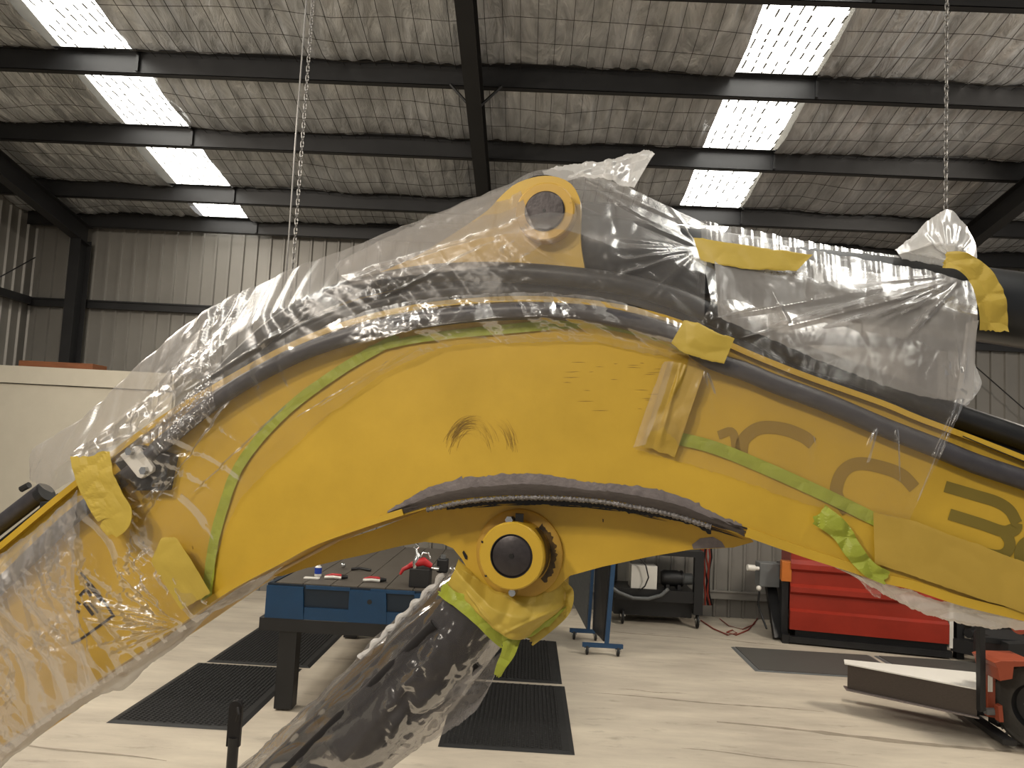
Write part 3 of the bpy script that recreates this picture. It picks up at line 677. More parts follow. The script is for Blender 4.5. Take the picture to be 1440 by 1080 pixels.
slab('white_plate', [(1390, 950), (1396, 950), (1396, 973), (1390, 973)], 6.19, .008, M['white'], t, 0)
slab('hydraulic_tube', [(1380, 895), (1450, 902), (1450, 912), (1380, 903)], 6.8, .07, M['black'], t)
slab('body_panel', [(1418, 905), (1470, 905), (1470, 1000), (1440, 1000), (1416, 940)], 6.7, .5, M['frame'], t)
p = AY(1434, 882, 6.2)
G().lathe(p, (-.5, -1, 0), [(0, .03), (0, .055), (-.05, .06), (-.05, .001)], 24).build('lamp_ring', M['orange'], t, smooth=40)
G().lathe(p, (-.5, -1, 0), [(-.01, .001), (-.01, .032), (-.02, .032)], 24).build('lamp_lens', M['redcloth'], t, smooth=40)
f0 = AZ(1345, 992, .07); f1 = AZ(1420, 1045, .07)
bar(G(), f0, f1, .05, .02).build('fork_tine', M['black'], t)
f0 = AZ(1200, 968, .12); f1 = AZ(1400, 1004, .12)
bar(G(), f0, f1, .05, .02).build('fork_tine', M['black'], t)

# hanging chains
def chain(name, x, y, z0, z1, label, strap=False):
    t = empty(name, label, 'chain', (x, y, z1))
    V = G(); L_ = .034; z = z0; i = 0
    while z < z1:
        ax_ = np.array((1., 0, 0)) if i % 2 else np.array((0, 1., 0))
        c = np.array((x, y, z)); pts = []
        for a in np.linspace(0, 2*math.pi, 11):
            pts.append(c+ax_*.006*math.cos(a)+np.array((0, 0, .011*math.sin(a)+.0045*np.sign(math.sin(a)))))
        V.tube(pts, .0022, 5, False); z += L_*.78*.8; i += 1
    tag(V.build('chain_links', M['galv'], t, smooth=60), kind='stuff')
    if strap: G().tube([(x-.022+.008*math.sin(q*1.3), y, q) for q in np.linspace(z0, z1, 24)], .0035, 6).build('pull_cord', M['galv'], t, smooth=60)
    return t
pc = AY(1331, 150, 2.6); chain('hanging_chain', pc[0], 2.6, AY(1328, 318, 2.6)[2], roof_z(2.6)+.1, 'silver chain hanging down to the white plastic bag corner')
pc = AY(425, 200, 3.2); chain('hanging_chain', pc[0], 3.2, AY(408, 470, 3.2)[2], roof_z(3.2)+.1, 'silver chain with pull cord hanging down behind the arched boom', True)

# ------------------------------------------------------------------ the boom
TOP = [(-90, 838), (0, 768), (85, 697), (180, 622), (250, 574), (320, 533), (400, 489), (480, 456), (560, 435), (640, 423), (750, 418), (850, 426), (950, 449), (1053, 494), (1133, 526), (1240, 564), (1290, 585), (1363, 612), (1440, 642), (1540, 682)]
BOT = [(-90, 1112), (0, 1050), (60, 1008), (143, 953), (227, 898), (300, 847), (340, 822), (399, 791), (446, 766), (519, 740), (569, 724), (609, 713), (653, 704), (698, 700), (742, 698), (787, 700), (840, 703), (880, 709), (960, 727), (1000, 739), (1047, 754), (1127, 782), (1193, 803), (1240, 819), (1283, 829), (1350, 851), (1440, 873), (1540, 898)]
boom = empty('excavator_boom', 'arched yellow excavator boom with a bare steel weld repair on its underside edge', 'boom', B(740, 780, .17)*(1, 1, 0)+np.array((0, 0, 1.9)))
top = smooth_rail(TOP, 90); bot = smooth_rail(BOT, 90)
outl = [B(x, y) for x, y in top]+[B(x, y) for x, y in bot[::-1]]
G().prism(outl, BN*.012).build('side_plate', M['yellow'], boom)
G().prism([p+BN*.18 for p in outl], BN*.012).build('side_plate', M['yellow'], boom)
def strip(rail, off, k0, k1, name, m_, par, smooth=0, bevel=0, a=None, b=None):
    """plate following a rail on the boom plane: off = thickness in pixels (positive = downwards)"""
    R = rail if a is None else [p for p in rail if a <= p[0] <= b]
    g = G(); n = len(R); rows = []
    for i in range(n):
        d = np.array(R[min(i+1, n-1)][:2])-np.array(R[max(i-1, 0)][:2]); d = d/np.linalg.norm(d); nn = np.array([-d[1], d[0]])
        o = off(i/(n-1)) if callable(off) else off
        p0 = np.array(R[i][:2]); p1 = p0+nn*o
        A_ = B(*p0, 0)+BN*k0; C_ = B(*p1, 0)+BN*k0
        rows.append([g.bm.verts.new(tuple(v)) for v in (A_, C_, C_+BN*(k1-k0), A_+BN*(k1-k0))])
    for r0, r1 in zip(rows[:-1], rows[1:]):
        for q in range(4): g.bm.faces.new([r0[q], r1[q], r1[(q+1) % 4], r0[(q+1) % 4]])
    g.bm.faces.new(rows[0][::-1]); g.bm.faces.new(rows[-1])
    return g.build(name, m_, par, smooth, bevel)
strip(list(top), 8, -.016, .205, 'top_plate', M['yellow'], boom)
strip(list(bot), -7, .010, .183, 'bottom_plate', M['yellow_under'], boom)
# flange lip visible at both ends of the underside
strip([tuple(p) for p in smooth_rail([(x, y) for x, y in BOT if x <= 569], 50)], -9, -.007, .0, 'flange_edge', M['yellow'], boom)
strip([tuple(p) for p in smooth_rail([(x, y) for x, y in BOT if x >= 1047], 50)], -13, -.007, .0, 'flange_edge', M['yellow'], boom)
# bare steel repair band
lo = smooth_rail([(545, 727), (569, 720), (609, 708), (653, 699), (698, 695), (742, 694), (787, 695), (840, 699), (880, 705), (960, 723), (1000, 735), (1046, 750)], 110)
hi = smooth_rail([(545, 719), (564, 708), (587, 694), (609, 684), (653, 674), (680, 672), (720, 667), (764, 668), (809, 676), (840, 680), (880, 683), (930, 691), (965, 702), (1000, 720), (1046, 742)], 110)
def band(lo_, hi_, k, name, m_, jag, seed, rows=6, rag_lo=0):
    r = np.random.default_rng(seed); n = len(lo_); P = np.zeros((n, rows, 3))
    j = np.cumsum(r.normal(0, 1, n)); j = (j-np.convolve(j, np.ones(9)/9, 'same'))*jag
    j2 = r.normal(0, 1, n)*rag_lo
    for i in range(n):
        a = np.array(lo_[i])+(0, j2[i]); b = np.array(hi_[i])+(j[i]*.6, -abs(j[i]))
        for q in range(rows): P[i, q] = B(*(a+(b-a)*q/(rows-1)), k-.0008*math.sin(math.pi*q/(rows-1)))
    return grid_mesh(name, P, m_, boom)
band(lo, hi, -.0012, 'bare_steel_band', M['steel'], 2.2, 1)
mid = np.array([(a*.48+b*.52) for a, b in zip(lo, hi)]); band(lo+(0, 2), mid*(1, 1)+(0, 1.5), -.0024, 'ground_band', M['steel_dark'], .8, 2)
# smears of remaining paint and primer at both ends of the band
def blob(pts, k, name, m_, parent=boom):
    g = G(); g.prism([B(x, y, k) for x, y in pts], BN*.0006); return g.build(name, m_, parent)
rr = np.random.default_rng(4)
g = G()
for i in range(60):     # grease streaks under the weld
    x = rr.uniform(640, 1000); y = np.interp(x, bot[:, 0], bot[:, 1])+rr.uniform(3, 12)*(1 if x < 900 else .5)
    l = rr.uniform(14, 60); s_ = np.interp(x+l, bot[:, 0], bot[:, 1])-np.interp(x, bot[:, 0], bot[:, 1])
    g.prism([B(x, y, .083), B(x+l*.5, y+s_*.5-rr.uniform(.3, 1.1), .083), B(x+l, y+s_, .083), B(x+l*.5, y+s_*.5+rr.uniform(.2, 1.0), .083)], BN*.0012)
gl = smooth_rail([(628, 715), (698, 706), (742, 705), (787, 706), (840, 709), (880, 715), (940, 727), (1000, 743)], 140); gj = np.cumsum(rr.normal(0, .7, 140)); gj = np.abs(gj-np.convolve(gj, np.ones(15)/15, 'same'))
gA = [B(x, y-3, .0835) for x, y in gl]; gB = [B(x, y+1.0+1.6*gj[i]+3*math.sin(math.pi*i/139), .0835) for i, (x, y) in enumerate(gl)]
for i in range(139): g.face([gA[i], gA[i+1], gB[i+1], gB[i]])
tag(g.build('grease_streaks', M['grease'], boom), kind='stuff')
g = G()
for i in range(46):     # ragged edges of ground steel at the band's ends
    if i % 2: x = rr.uniform(535, 600); y = np.interp(x, lo[:, 0], lo[:, 1])-rr.uniform(0, 16)*(x-530)/70; sl = -.30
    else: x = rr.uniform(1005, 1050); y = np.interp(x, lo[:, 0], lo[:, 1])+rr.uniform(-9, 4); sl = .36
    l = rr.uniform(12, 34)
    g.prism([B(x-l/2, y-sl*l/2, -.0035), B(x, y-1.3, -.0035), B(x+l/2, y+sl*l/2, -.0035), B(x, y+1.3, -.0035)], BN*.0006)
tag(g.build('grind_marks', M['steel_dark'], boom), kind='stuff')
# weld bead: overlapping ripples
g = G(); wr = smooth_rail([(600, 717), (653, 706), (698, 701.5), (742, 700), (787, 701), (840, 705), (880, 711), (940, 723), (1000, 741)], 220)
wpts = [B(x, y, -.003) for x, y in wr]
g.tube(wpts, [.0052+.0012*math.sin(i*1.9)+.0006*math.sin(i*.7) for i in range(len(wpts))], 8)
g.build('weld_bead', M['weld'], boom, smooth=60)
# swirl scratches on the paint
g = G()
for (cx, cy, rx, ry, a0_, a1_) in [(662+rr.uniform(-6, 6), 640+rr.uniform(-10, 8), rr.uniform(22, 36), rr.uniform(36, 52), rr.uniform(3.3, 3.9), rr.uniform(4.8, 6.1)) for _ in range(42)]+[(690+rr.uniform(-5, 5), 632+rr.uniform(-8, 8), rr.uniform(24, 38), rr.uniform(34, 44), rr.uniform(4.9, 5.4), rr.uniform(5.9, 6.4)) for _ in range(26)]:
    pts = [(cx+rx*math.cos(a), cy+ry*math.sin(a)) for a in np.linspace(a0_, a1_, 12)]; w_ = rr.uniform(.15, .4)
    L1 = [B(x, y, -.0006) for x, y in pts]; L2 = [B(x+w_, y+w_*.6, -.0006) for x, y in pts]
    for i in range(11): g.face([L1[i], L1[i+1], L2[i+1], L2[i]])
tag(g.build('swirl_scratches', M['scratch'], boom), kind='stuff')
g = G()
for i in range(26):     # faint scuffs
    x = rr.uniform(790, 940); y = rr.uniform(505, 580); l = rr.uniform(6, 26)
    g.prism([B(x, y, -.0004), B(x+l/2, y-.35, -.0004), B(x+l, y+rr.uniform(-1, 1), -.0004), B(x+l/2, y+.3, -.0004)], BN*.0002)
tag(g.build('scuff_marks', M['scratch'], boom), kind='stuff')
# lug below: inset plates with bosses, pin through them
LUG = [(385, 810), (430, 786), (480, 760), (530, 744), (590, 720), (640, 700), (760, 688), (880, 700), (960, 720), (1047, 750), (1060, 762), (1049, 765), (1031, 770), (971, 773), (913, 783), (847, 797), (800, 810), (783, 828), (752, 842), (715, 845), (685, 836), (664, 812), (650, 787), (637, 771), (623, 765), (597, 762), (563, 768), (513, 780), (480, 787), (430, 799), (396, 810)]
K1 = .085
lp = [B(x, y, K1) for x, y in LUG]
G().prism(lp, BN*.022).build('lug_plate', M['yellow'], boom)
G().prism([p+BN*.15 for p in lp], BN*.022).build('lug_plate', M['yellow'], boom)
blob([(973, 766), (985, 757), (1003, 755), (1015, 762), (1020, 770), (975, 772)], K1-.001, 'primer_patch', M['steel'])
bc = B(719, 782, .0)
br = B(729, 779, .072)
def bpx(px_, k): return px_*(D0+k)/F*1.0
RB2 = .101; RB1 = .0735; RP = .0455
_e = _n(np.cross(BN, (0, 0, 1))); _f = np.array([0, 0, 1.])
if _e.dot(BU) < 0: _e = -_e
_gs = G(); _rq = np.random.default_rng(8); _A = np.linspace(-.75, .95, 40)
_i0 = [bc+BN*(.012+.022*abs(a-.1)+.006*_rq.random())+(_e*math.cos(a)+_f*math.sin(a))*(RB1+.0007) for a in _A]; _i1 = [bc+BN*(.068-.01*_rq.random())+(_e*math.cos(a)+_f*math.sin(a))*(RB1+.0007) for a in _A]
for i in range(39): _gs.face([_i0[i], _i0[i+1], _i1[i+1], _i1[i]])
_o0 = [br-BN*.0008+(_e*math.cos(a)+_f*math.sin(a))*(RB1+.001) for a in _A]; _o1 = [br-BN*.0008+(_e*math.cos(a)+_f*math.sin(a))*(RB2-.009-.008*_rq.random()) for a in _A]  # boss shadow on the ring, painted as a dark sector
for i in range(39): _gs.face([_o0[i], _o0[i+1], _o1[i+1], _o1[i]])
tag(_gs.build('grease_and_shade', M['grease_shade'], boom), kind='stuff')
G().lathe(bc, BN, [(0, RP+.002), (0, RB1-.003), (.003, RB1), (.09, RB1)], 64).build('boss', M['yellow'], boom, smooth=35)
G().lathe(br, BN, [(0, RB1-.01), (0, RB2-.006), (.004, RB2), (.03, RB2)], 64).build('boss_ring', M['yellow_under'], boom, smooth=35)
G().lathe(br+BN*.11, BN, [(0, .03), (0, RB2), (.05, RB2), (.05, .03)], 48).build('boss', M['yellow'], boom, smooth=35)
pn = G().lathe(bc, BN, [(.001, .0015), (.001, .007), (.0012, RP-.004), (.004, RP), (.26, RP), (.26, .001)], 48).build('pin', M['pin'], boom, smooth=35)
G().lathe(bc-BN*.0008, BN, [(0, .0001), (0, .0055), (.003, .0055)], 16).build('centre_hole', M['grease'], pn)
G().lathe(bc+BN*.0015, BN, [(-.002, RP), (-.002, RP+.0022), (0, RP+.0022)], 48).build('seal_ring', M['grease'], boom)
b1_ = B(717, 731, .02); G().cyl(b1_-BN*.01, b1_+BN*.02, .009, seg=6).build('grease_nipple', M['chrome'], boom); G().box(b1_+(.012, 0, -.004), b1_+(.03, .02, .014)).build('nipple_guard', M['grease'], boom)
b2_ = B(721, 833, .02); G().cyl(b2_-BN*.008, b2_+BN*.02, .008, seg=10).build('grease_nipple', M['chrome'], boom)
for (x, y, w_, h_, k_) in ((678, 762, 1.6, 1.8, -.001), (683, 810, 1.8, 1.5, -.001), (848, 732, .8, 2.6, K1-.002)):
    blob([(x-w_, y-h_), (x+w_, y-h_*.6), (x+w_*.8, y+h_), (x-w_*.7, y+h_*.8)], k_, 'paint_chip', M['grease'])
blob([(650, 777), (652, 774), (657, 782), (657, 787), (654, 786)], K1-.002, 'paint_chip', M['grease'])
# top bracket for the arm cylinder
BRK = [(470, 440), (500, 400), (560, 372), (600, 352), (680, 300), (705, 275), (730, 256), (768, 247), (800, 256), (815, 280), (816, 310), (817, 345), (822, 378), (830, 430)]
bp_ = [B(x, y, .07) for x, y in smooth_rail(BRK, 60)]
G().prism(bp_, BN*.022).build('cylinder_bracket', M['yellow'], boom)
G().prism([p+BN*.17 for p in bp_], BN*.022).build('cylinder_bracket', M['yellow'], boom)
uc = B(766, 297, .035)
G().lathe(uc, BN, [(0, .045), (0, .066), (.003, .069), (.04, .069)], 56).build('boss', M['yellow_worn'], boom, smooth=35)
up = G().lathe(uc, BN, [(-.006, .0015), (-.006, .044), (-.003, .047), (.26, .047), (.26, .001)], 48).build('pin', M['pin'], boom, smooth=35)
G().lathe(uc-BN*.0068, BN, [(0, .0001), (0, .004)], 12).build('centre_hole', M['grease'], up)
# lettering: three big olive characters, partly under film and tape
def stroke(pts, w_, k, name, m_, par=boom, taper=None):
    """flat stroke following pixel points, w_ = half width in px"""
    R = smooth_rail(pts, max(8, len(pts)*6)) if len(pts) > 2 else np.array(smooth_rail(pts, 4)); g = G(); n = len(R); L1 = []; L2 = []
    for i in range(n):
        d = R[min(i+1, n-1)][:2]-R[max(i-1, 0)][:2]; d = d/np.linalg.norm(d); nn = np.array([-d[1], d[0]])
        L1.append(B(*(R[i][:2]+nn*w_), k)); L2.append(B(*(R[i][:2]-nn*w_), k))
    for i in range(n-1): g.face([L1[i], L1[i+1], L2[i+1], L2[i]])
    return g.build(name, m_, par)
KL = -.0012
lt = stroke([(1010, 612), (1030, 608), (1036, 640)], 6, KL, 'letter', M['letter_faint'])
lt = stroke([(1042, 640), (1046, 618), (1068, 602), (1100, 603), (1128, 613), (1143, 624)], 9, KL, 'letter', M['letter_faint'])
lt = stroke([(1192, 720), (1176, 694), (1184, 665), (1206, 652), (1240, 657), (1268, 668), (1286, 686)], 9, KL, 'letter', M['letter_faint'])
b_ = stroke([(1329, 684), (1370, 696), (1402, 706), (1420, 718), (1430, 736)], 8, KL, 'letter', M['letter'])
stroke([(1335, 723), (1380, 737), (1410, 747), (1424, 744)], 8, KL-.0002, 'letter_bar', M['letter'], b_)
stroke([(1430, 736), (1428, 744), (1416, 750)], 8, KL-.0004, 'letter_bar', M['letter'], b_)
stroke([(1412, 748), (1420, 762), (1416, 776), (1400, 781), (1360, 771), (1304, 756)], 8, KL-.0006, 'letter_bar', M['letter'], b_)
lt = stroke([(1460, 755), (1440, 765), (1434, 782), (1442, 800), (1460, 806)], 8, KL, 'letter', M['letter'])
# black warning marking at the left end
wm = stroke([(113, 805), (136, 832), (158, 864), (156, 868), (116, 897), (100, 905)], 1.8, KL, 'warning_marking', M['mark'])
for pts, w_ in (([(121, 820), (143, 845)], 2.2), ([(112, 838), (121, 830), (128, 838)], 2.2), ([(118, 848), (131, 865)], 2.4), ([(126, 848), (138, 862)], 1.6), ([(108, 846), (113, 850)], 1.6), ([(107, 859), (112, 861)], 2)):
    stroke(pts, w_, KL, 'stroke', M['mark'], wm)
# ledge line at the right end of the top plate
strip([tuple(p) for p in smooth_rail([(1350, 613), (1400, 634), (1540, 690)], 12)], 1.2, -.018, -.015, 'seam', M['grease'], boom)
# small clamp plate with two bolts
cp = G().prism([B(x, y, -.045) for x, y in ((168, 640), (189, 627), (194, 629), (215, 657), (214, 663), (198, 673), (193, 671))], BN*.012).build('clamp_plate', M['white'], boom, bevel=.002)
for x, y in ((180, 635), (200, 662)): c = B(x, y, -.058); G().cyl(c, c+BN*.014, .010, seg=6).build('bolt', M['chrome'], cp)
G().prism([B(x, y, -.03) for x, y in ((160, 650), (190, 625), (240, 640), (230, 690), (190, 690))], BN*.05).build('pipe_clamp', M['hose'], boom, bevel=.004)

# ------------------------------------------------------------------ hoses and pipes on the boom
def hose(name, pts, r, k, m_, label, n=90):
    R = smooth_rail(pts, n)
    o = G().tube([B(q[0], q[1], 0)+BN*(k if len(q) < 3 else q[2]) for q in R], r, 14).build(name, m_, smooth=60)
    return tag(o, label, 'pipe' if 'pipe' in name else 'hose')
hose('steel_pipe', [(-90, 905), (0, 832), (60, 775), (110, 728), (160, 690), (205, 655), (240, 622), (285, 585), (330, 552), (385, 520), (440, 494), (500, 474), (560, 459), (620, 449), (680, 443), (760, 440), (850, 447), (940, 471), (1000, 508), (1047, 524), (1087, 541), (1158, 567), (1235, 600), (1312, 630), (1366, 652), (1440, 677), (1540, 715)], .0195, -.024, M['pipe'], 'grey pipe running along the near side of the boom below its top edge')
hose('hydraulic_hose', [(195, 660), (225, 610), (270, 560), (320, 505), (380, 452), (440, 418), (500, 398), (600, 380), (720, 378), (860, 392), (950, 415), (1010, 442), (1070, 468), (1133, 497), (1240, 535), (1350, 581), (1440, 612), (1540, 650)], .024, .04, M['hose'], 'uppermost thick black hose arching over the top of the boom')
hose('hydraulic_hose', [(215, 665), (250, 605), (300, 545), (360, 490), (420, 455), (500, 425), (600, 404), (720, 398), (860, 410), (950, 432), (1010, 458), (1070, 486), (1133, 517), (1240, 554), (1350, 602), (1440, 632), (1540, 668)], .026, .075, M['hose'], 'lower black hose squeezed between the top hose and the boom')
hose('hydraulic_hose', [(205, 625), (260, 560), (330, 500), (400, 455), (500, 412), (600, 392), (720, 390), (860, 402), (950, 424), (1010, 450), (1133, 508), (1240, 545), (1350, 590), (1440, 620), (1540, 660)], .03, .16, M['hose'], 'black hose at the back of the hose bundle on the boom')
# exposed tube beside the boom's root at far left
t = empty('link_tube', 'dark round steel tube with end fitting above the boom at far left', 'tube', B(0, 745, .1))
G().tube([B(-90, 810, .10), B(0, 738, .10), B(62, 690, .10)], .024, 20).build('tube', M['pipe'], t, smooth=60)
G().tube([B(30, 688, .10), B(41, 682, .10)], .009, 8).build('fitting', M['black'], t)
G().tube([B(-90, 850, .14), B(0, 778, .14), B(90, 706, .14)], .03, 14).build('lower_channel', M['blackgloss'], t, smooth=60)
G().cyl(B(66, 692, .1), B(58, 698, .1), .027).build('collar', M['black'], t)
G().box((-.01, 0, -.01), (.05, .05, .03), None, B(60, 722, .06)).build('bracket', M['black'], t)

# ------------------------------------------------------------------ the two cylinders
t = empty('arm_cylinder', 'black arm cylinder running right from the upper pin under plastic film', 'hydraulic cylinder', B(900, 350, .17))
def CB(px, py, k): return B(px, py, k)
ea = CB(766, 297, .165); eb = CB(1440, 437, .165); dv = _n(eb-ea); eb = eb+dv*.6
G().lathe(ea-BN*.05, BN, [(0, .046), (0, .075), (.10, .075), (.10, .046)], 40).build('end_eye', M['blackgloss'], t, smooth=40)
ec = CB(800, 345, .165); dv = _n(CB(1440, 437, .165)-ec); eb = CB(1440, 437, .165)+dv*.6; ea2 = ec-dv*.12
G().cyl(ea, ec+dv*.10, .05, .07, seg=32).build('neck', M['barrel'], t, smooth=40); ea = ea2
G().lathe(ea+dv*.14, dv, [(0, .001), (0, .078), (.01, .083), (.30, .083), (.31, .080), (np.linalg.norm(eb-ea)-.14, .080), (np.linalg.norm(eb-ea)-.14, .001)], 48).build('barrel', M['barrel'], t, smooth=40)
G().box((-.02, -.03, -.02), (.03, .06, .03), None, CB(995, 405, .1)).build('port_block', M['black'], t)
t = empty('lift_cylinder', 'black lift cylinder slanting down left from the lower pin inside clear film', 'hydraulic cylinder', B(560, 960, .18))
lc0 = B(722, 800, .18); lc1 = B(455, 1062, .18); dl = _n(lc1-lc0); lc1 = lc1+dl*.35
G().lathe(lc0-BN*.05, BN, [(0, .03), (0, .075), (.10, .075), (.10, .03)], 40).build('rod_eye', M['yellow_under'], t, smooth=40)
G().cyl(lc0+dl*.04, lc0+dl*.2, .06, .065, seg=32).build('rod_neck', M['blackgloss'], t, smooth=40)
LL = np.linalg.norm(lc1-lc0)
G().lathe(lc0+dl*.12, dl, [(0, .001), (0, .086), (.006, .092), (LL-.12, .092), (LL-.12, .001)], 56).build('barrel', M['blackgloss'], t, smooth=40)
sd = _n(np.cross(dl, BN)); sd = sd if sd[2] < 0 else -sd
G().tube([lc0+dl*.2+sd*.10-BN*.05, lc1+sd*.10-BN*.05], .016, 12).build('feed_pipe', M['blackgloss'], t, smooth=60)
G().tube([lc0+dl*.2-sd*.03-BN*.10, lc1-sd*.03-BN*.10], .014, 12).build('feed_pipe', M['blackgloss'], t, smooth=60)
G().lathe(lc0+dl*.60, dl, [(0, .09), (0, .102), (.03, .102), (.03, .09)], 56).build('band', M['pin'], t, smooth=40)

# ------------------------------------------------------------------ film and tape
def patches(U, V, seed, sz=.16):
    """smooth 0..1 mask: where the sheet is crinkled and where it lies taut"""
    r_ = np.random.default_rng(seed); m = np.zeros(U.shape)
    for _ in range(7):
        a = r_.uniform(0, 6.28); f = r_.uniform(.6, 1.5)*2*math.pi/sz/2; m += np.sin((U*math.cos(a)+V*math.sin(a))*f+r_.uniform(0, 6.28))
    return np.clip(m/3.2, 0, 1)**1.5
def crumple(U, V, seed, scales, folds=None):
    H = np.zeros(U.shape); first = True; s0 = seed
    for (cell, amp, su, sv, ang) in scales:
        wx = .3*cell*np.sin(V/cell*1.7+seed); wy = .3*cell*np.sin(U/cell*1.3+seed*2)
        f1, f2, h = worley(U+wx, V+wy, cell, seed, su, sv, ang); seed += 3
        d = (np.minimum(f2-f1, .5)*(.3+1.0*h)-.25*f1)*amp
        H += d if first else d*(.12+1.5*patches(U, V, s0+7))
        first = False
    return H
def film(name, label, rails, N_, M_, mats, amp=.006, seed=1, scales=None, folds=(), cat='plastic sheet', pin=.15, edge_noise=1.2, bulge=0, parent=None, group=None, flo=.25):
    """sheet through several rails (px,py,depth behind the side plate): creased grid mesh with real depth"""
    R = [smooth_rail(r, N_) for r in rails]; K = len(R)
    rr_ = np.random.default_rng(seed)
    for q in (0, K-1):
        j = np.cumsum(rr_.normal(0, 1, N_)); j = j-np.convolve(np.pad(j, 10, 'edge'), np.ones(21)/21, 'same')[10:-10]
        R[q] = R[q]+np.column_stack([j*0, j*edge_noise*.5, j*0])
    P = np.zeros((N_, M_, 3)); vv = np.linspace(0, 1, M_)
    pos = np.linspace(0, 1, K)
    A_ = np.stack(R, 1)                                   # N,K,3
    for i in range(N_):
        if K == 2: P[i] = A_[i, 0]+(A_[i, 1]-A_[i, 0])*vv[:, None]
        else:
            for c in range(3):
                P[i, :, c] = np.interp(vv, pos, A_[i, :, c]) if c < 2 else np.interp(vv, pos, A_[i, :, c])
    if K > 2:   # soften the kinks at the inner rails
        for _ in range(max(1, M_//14)):
            P[:, 1:-1] = .25*P[:, :-2]+.5*P[:, 1:-1]+.25*P[:, 2:]
    W = np.zeros_like(P)
    for i in range(N_):
        for j_ in range(M_): W[i, j_] = B(P[i, j_, 0], P[i, j_, 1], P[i, j_, 2])
    U = W @ BU; V = W[..., 2]-(W @ BN)*.8
    H = crumple(U, V, seed, scales or ((.11, .5, 1, 1, .4), (.045, .28, 1, 1, 1.1), (.02, .12, 1, 1, 0)))
    H = H-H.min(); H = H*amp/(H.std()*2.2+1e-9)
    px_, py_ = P[..., 0], P[..., 1]
    for (x0, y0, x1, y1, wd, am) in folds:              # taut ridges between two points
        d = np.array([x1-x0, y1-y0], float); l = np.linalg.norm(d); d /= l
        s_ = (px_-x0)*d[0]+(py_-y0)*d[1]; q = np.abs(-(px_-x0)*d[1]+(py_-y0)*d[0])
        tt = s_/l; env = np.clip(np.minimum(tt, 1-tt)*6, 0, 1)*((tt > 0) & (tt < 1)); ww = wd*(.35+.65*np.clip(tt*1.2, 0, 1))
        H += am*env*np.clip(1-q/ww, 0, 1)
    e = np.minimum(vv, 1-vv)/max(pin, 1e-6); e = np.clip(e, 0, 1)[None, :]
    H = H*(flo+(1-flo)*e)
    W = W-BN*H[..., None]
    W = W+(-BN*bulge)*np.sin(np.pi*vv)[None, :, None]
    o = grid_mesh(name, W, mats, parent, smooth=True)
    if parent is None: tag(o, label, cat, group)
    return o
FS = ((.13, .35, 1, 1, .4), (.05, .3, 1, 1, 1.1), (.022, .16, 1, 1, 0))
FL = ((.12, .35, 2.5, .7, -.75), (.05, .3, 1.8, .8, -.6), (.022, .16, 1, 1, 0))
rg = np.random.default_rng(11)
def fan(cx, cy, angs, l0, l1, wd, am):
    return [(cx+l0*math.cos(a), cy+l0*math.sin(a), cx+rg.uniform(.6, 1)*l1*math.cos(a), cy+rg.uniform(.6, 1)*l1*math.sin(a), wd*rg.uniform(.6, 1.3), am*rg.uniform(.6, 1.2)) for a in angs]
# upper film over bracket and hoses
film('plastic_film', 'clear film draped over the top pin and hoses, forming the upper left outline', [
    [(70, 690, .26), (80, 660, .26), (110, 640, .27), (170, 600, .27), (235, 545, .28), (320, 480, .28), (420, 424, .28), (510, 386, .28), (600, 358, .28), (700, 330, .28), (770, 320, .28), (850, 340, .28), (930, 362, .28), (992, 385, .28)],
    [(44, 672, .05), (46, 635, .08), (72, 615, .1), (130, 578, .12), (200, 510, .14), (290, 438, .15), (400, 384, .16), (500, 345, .17), (600, 305, .17), (700, 265, .17), (770, 236, .17), (850, 248, .17), (930, 284, .17), (1000, 318, .17)],
    [(62, 684, .0), (80, 660, .0), (110, 640, .0), (170, 600, .0), (235, 545, .0), (320, 480, .01), (420, 424, .0), (510, 386, .0), (600, 358, .005), (700, 330, .005), (770, 320, .0), (850, 340, .005), (930, 362, .01), (992, 385, .02)],
    [(74, 692, -.03), (90, 684, -.05), (125, 665, -.05), (185, 640, -.05), (250, 592, -.035), (335, 540, -.03), (430, 486, -.03), (520, 448, -.025), (600, 424, -.02), (700, 416, -.02), (780, 416, -.02), (860, 424, -.02), (930, 442, -.02), (990, 466, -.02)]],
    300, 120, M['film'], .007, 3, FL, folds=[(110, 640, 240, 545, 8, .010), (150, 660, 260, 540, 6, .010), (180, 600, 300, 500, 7, .010), (200, 620, 330, 470, 6, .008), (95, 650, 190, 610, 5, .009), (790, 240, 1000, 330, 7, .010), (800, 250, 985, 350, 5, .008), (560, 330, 780, 262, 8, .006), (480, 400, 700, 330, 6, .006), (520, 430, 700, 340, 5, .006), (260, 480, 300, 430, 9, .01), (250, 560, 430, 450, 6, .006)]+fan(985, 352, np.linspace(2.4, 3.9, 9), 5, 130, 5, .009))
film('plastic_film', 'milky second fold of film over the yellow bracket left of the top pin', [
    [(470, 372, .12), (540, 336, .12), (620, 300, .12), (690, 272, .12), (730, 258, .11)],
    [(480, 388, .0), (560, 362, .0), (640, 338, .0), (700, 318, -.01), (742, 300, -.01)],
    [(500, 402, -.01), (570, 388, -.01), (650, 380, -.01), (720, 368, -.01), (762, 345, -.012)]], 120, 50, M['film_mid'], .005, 91, FL)
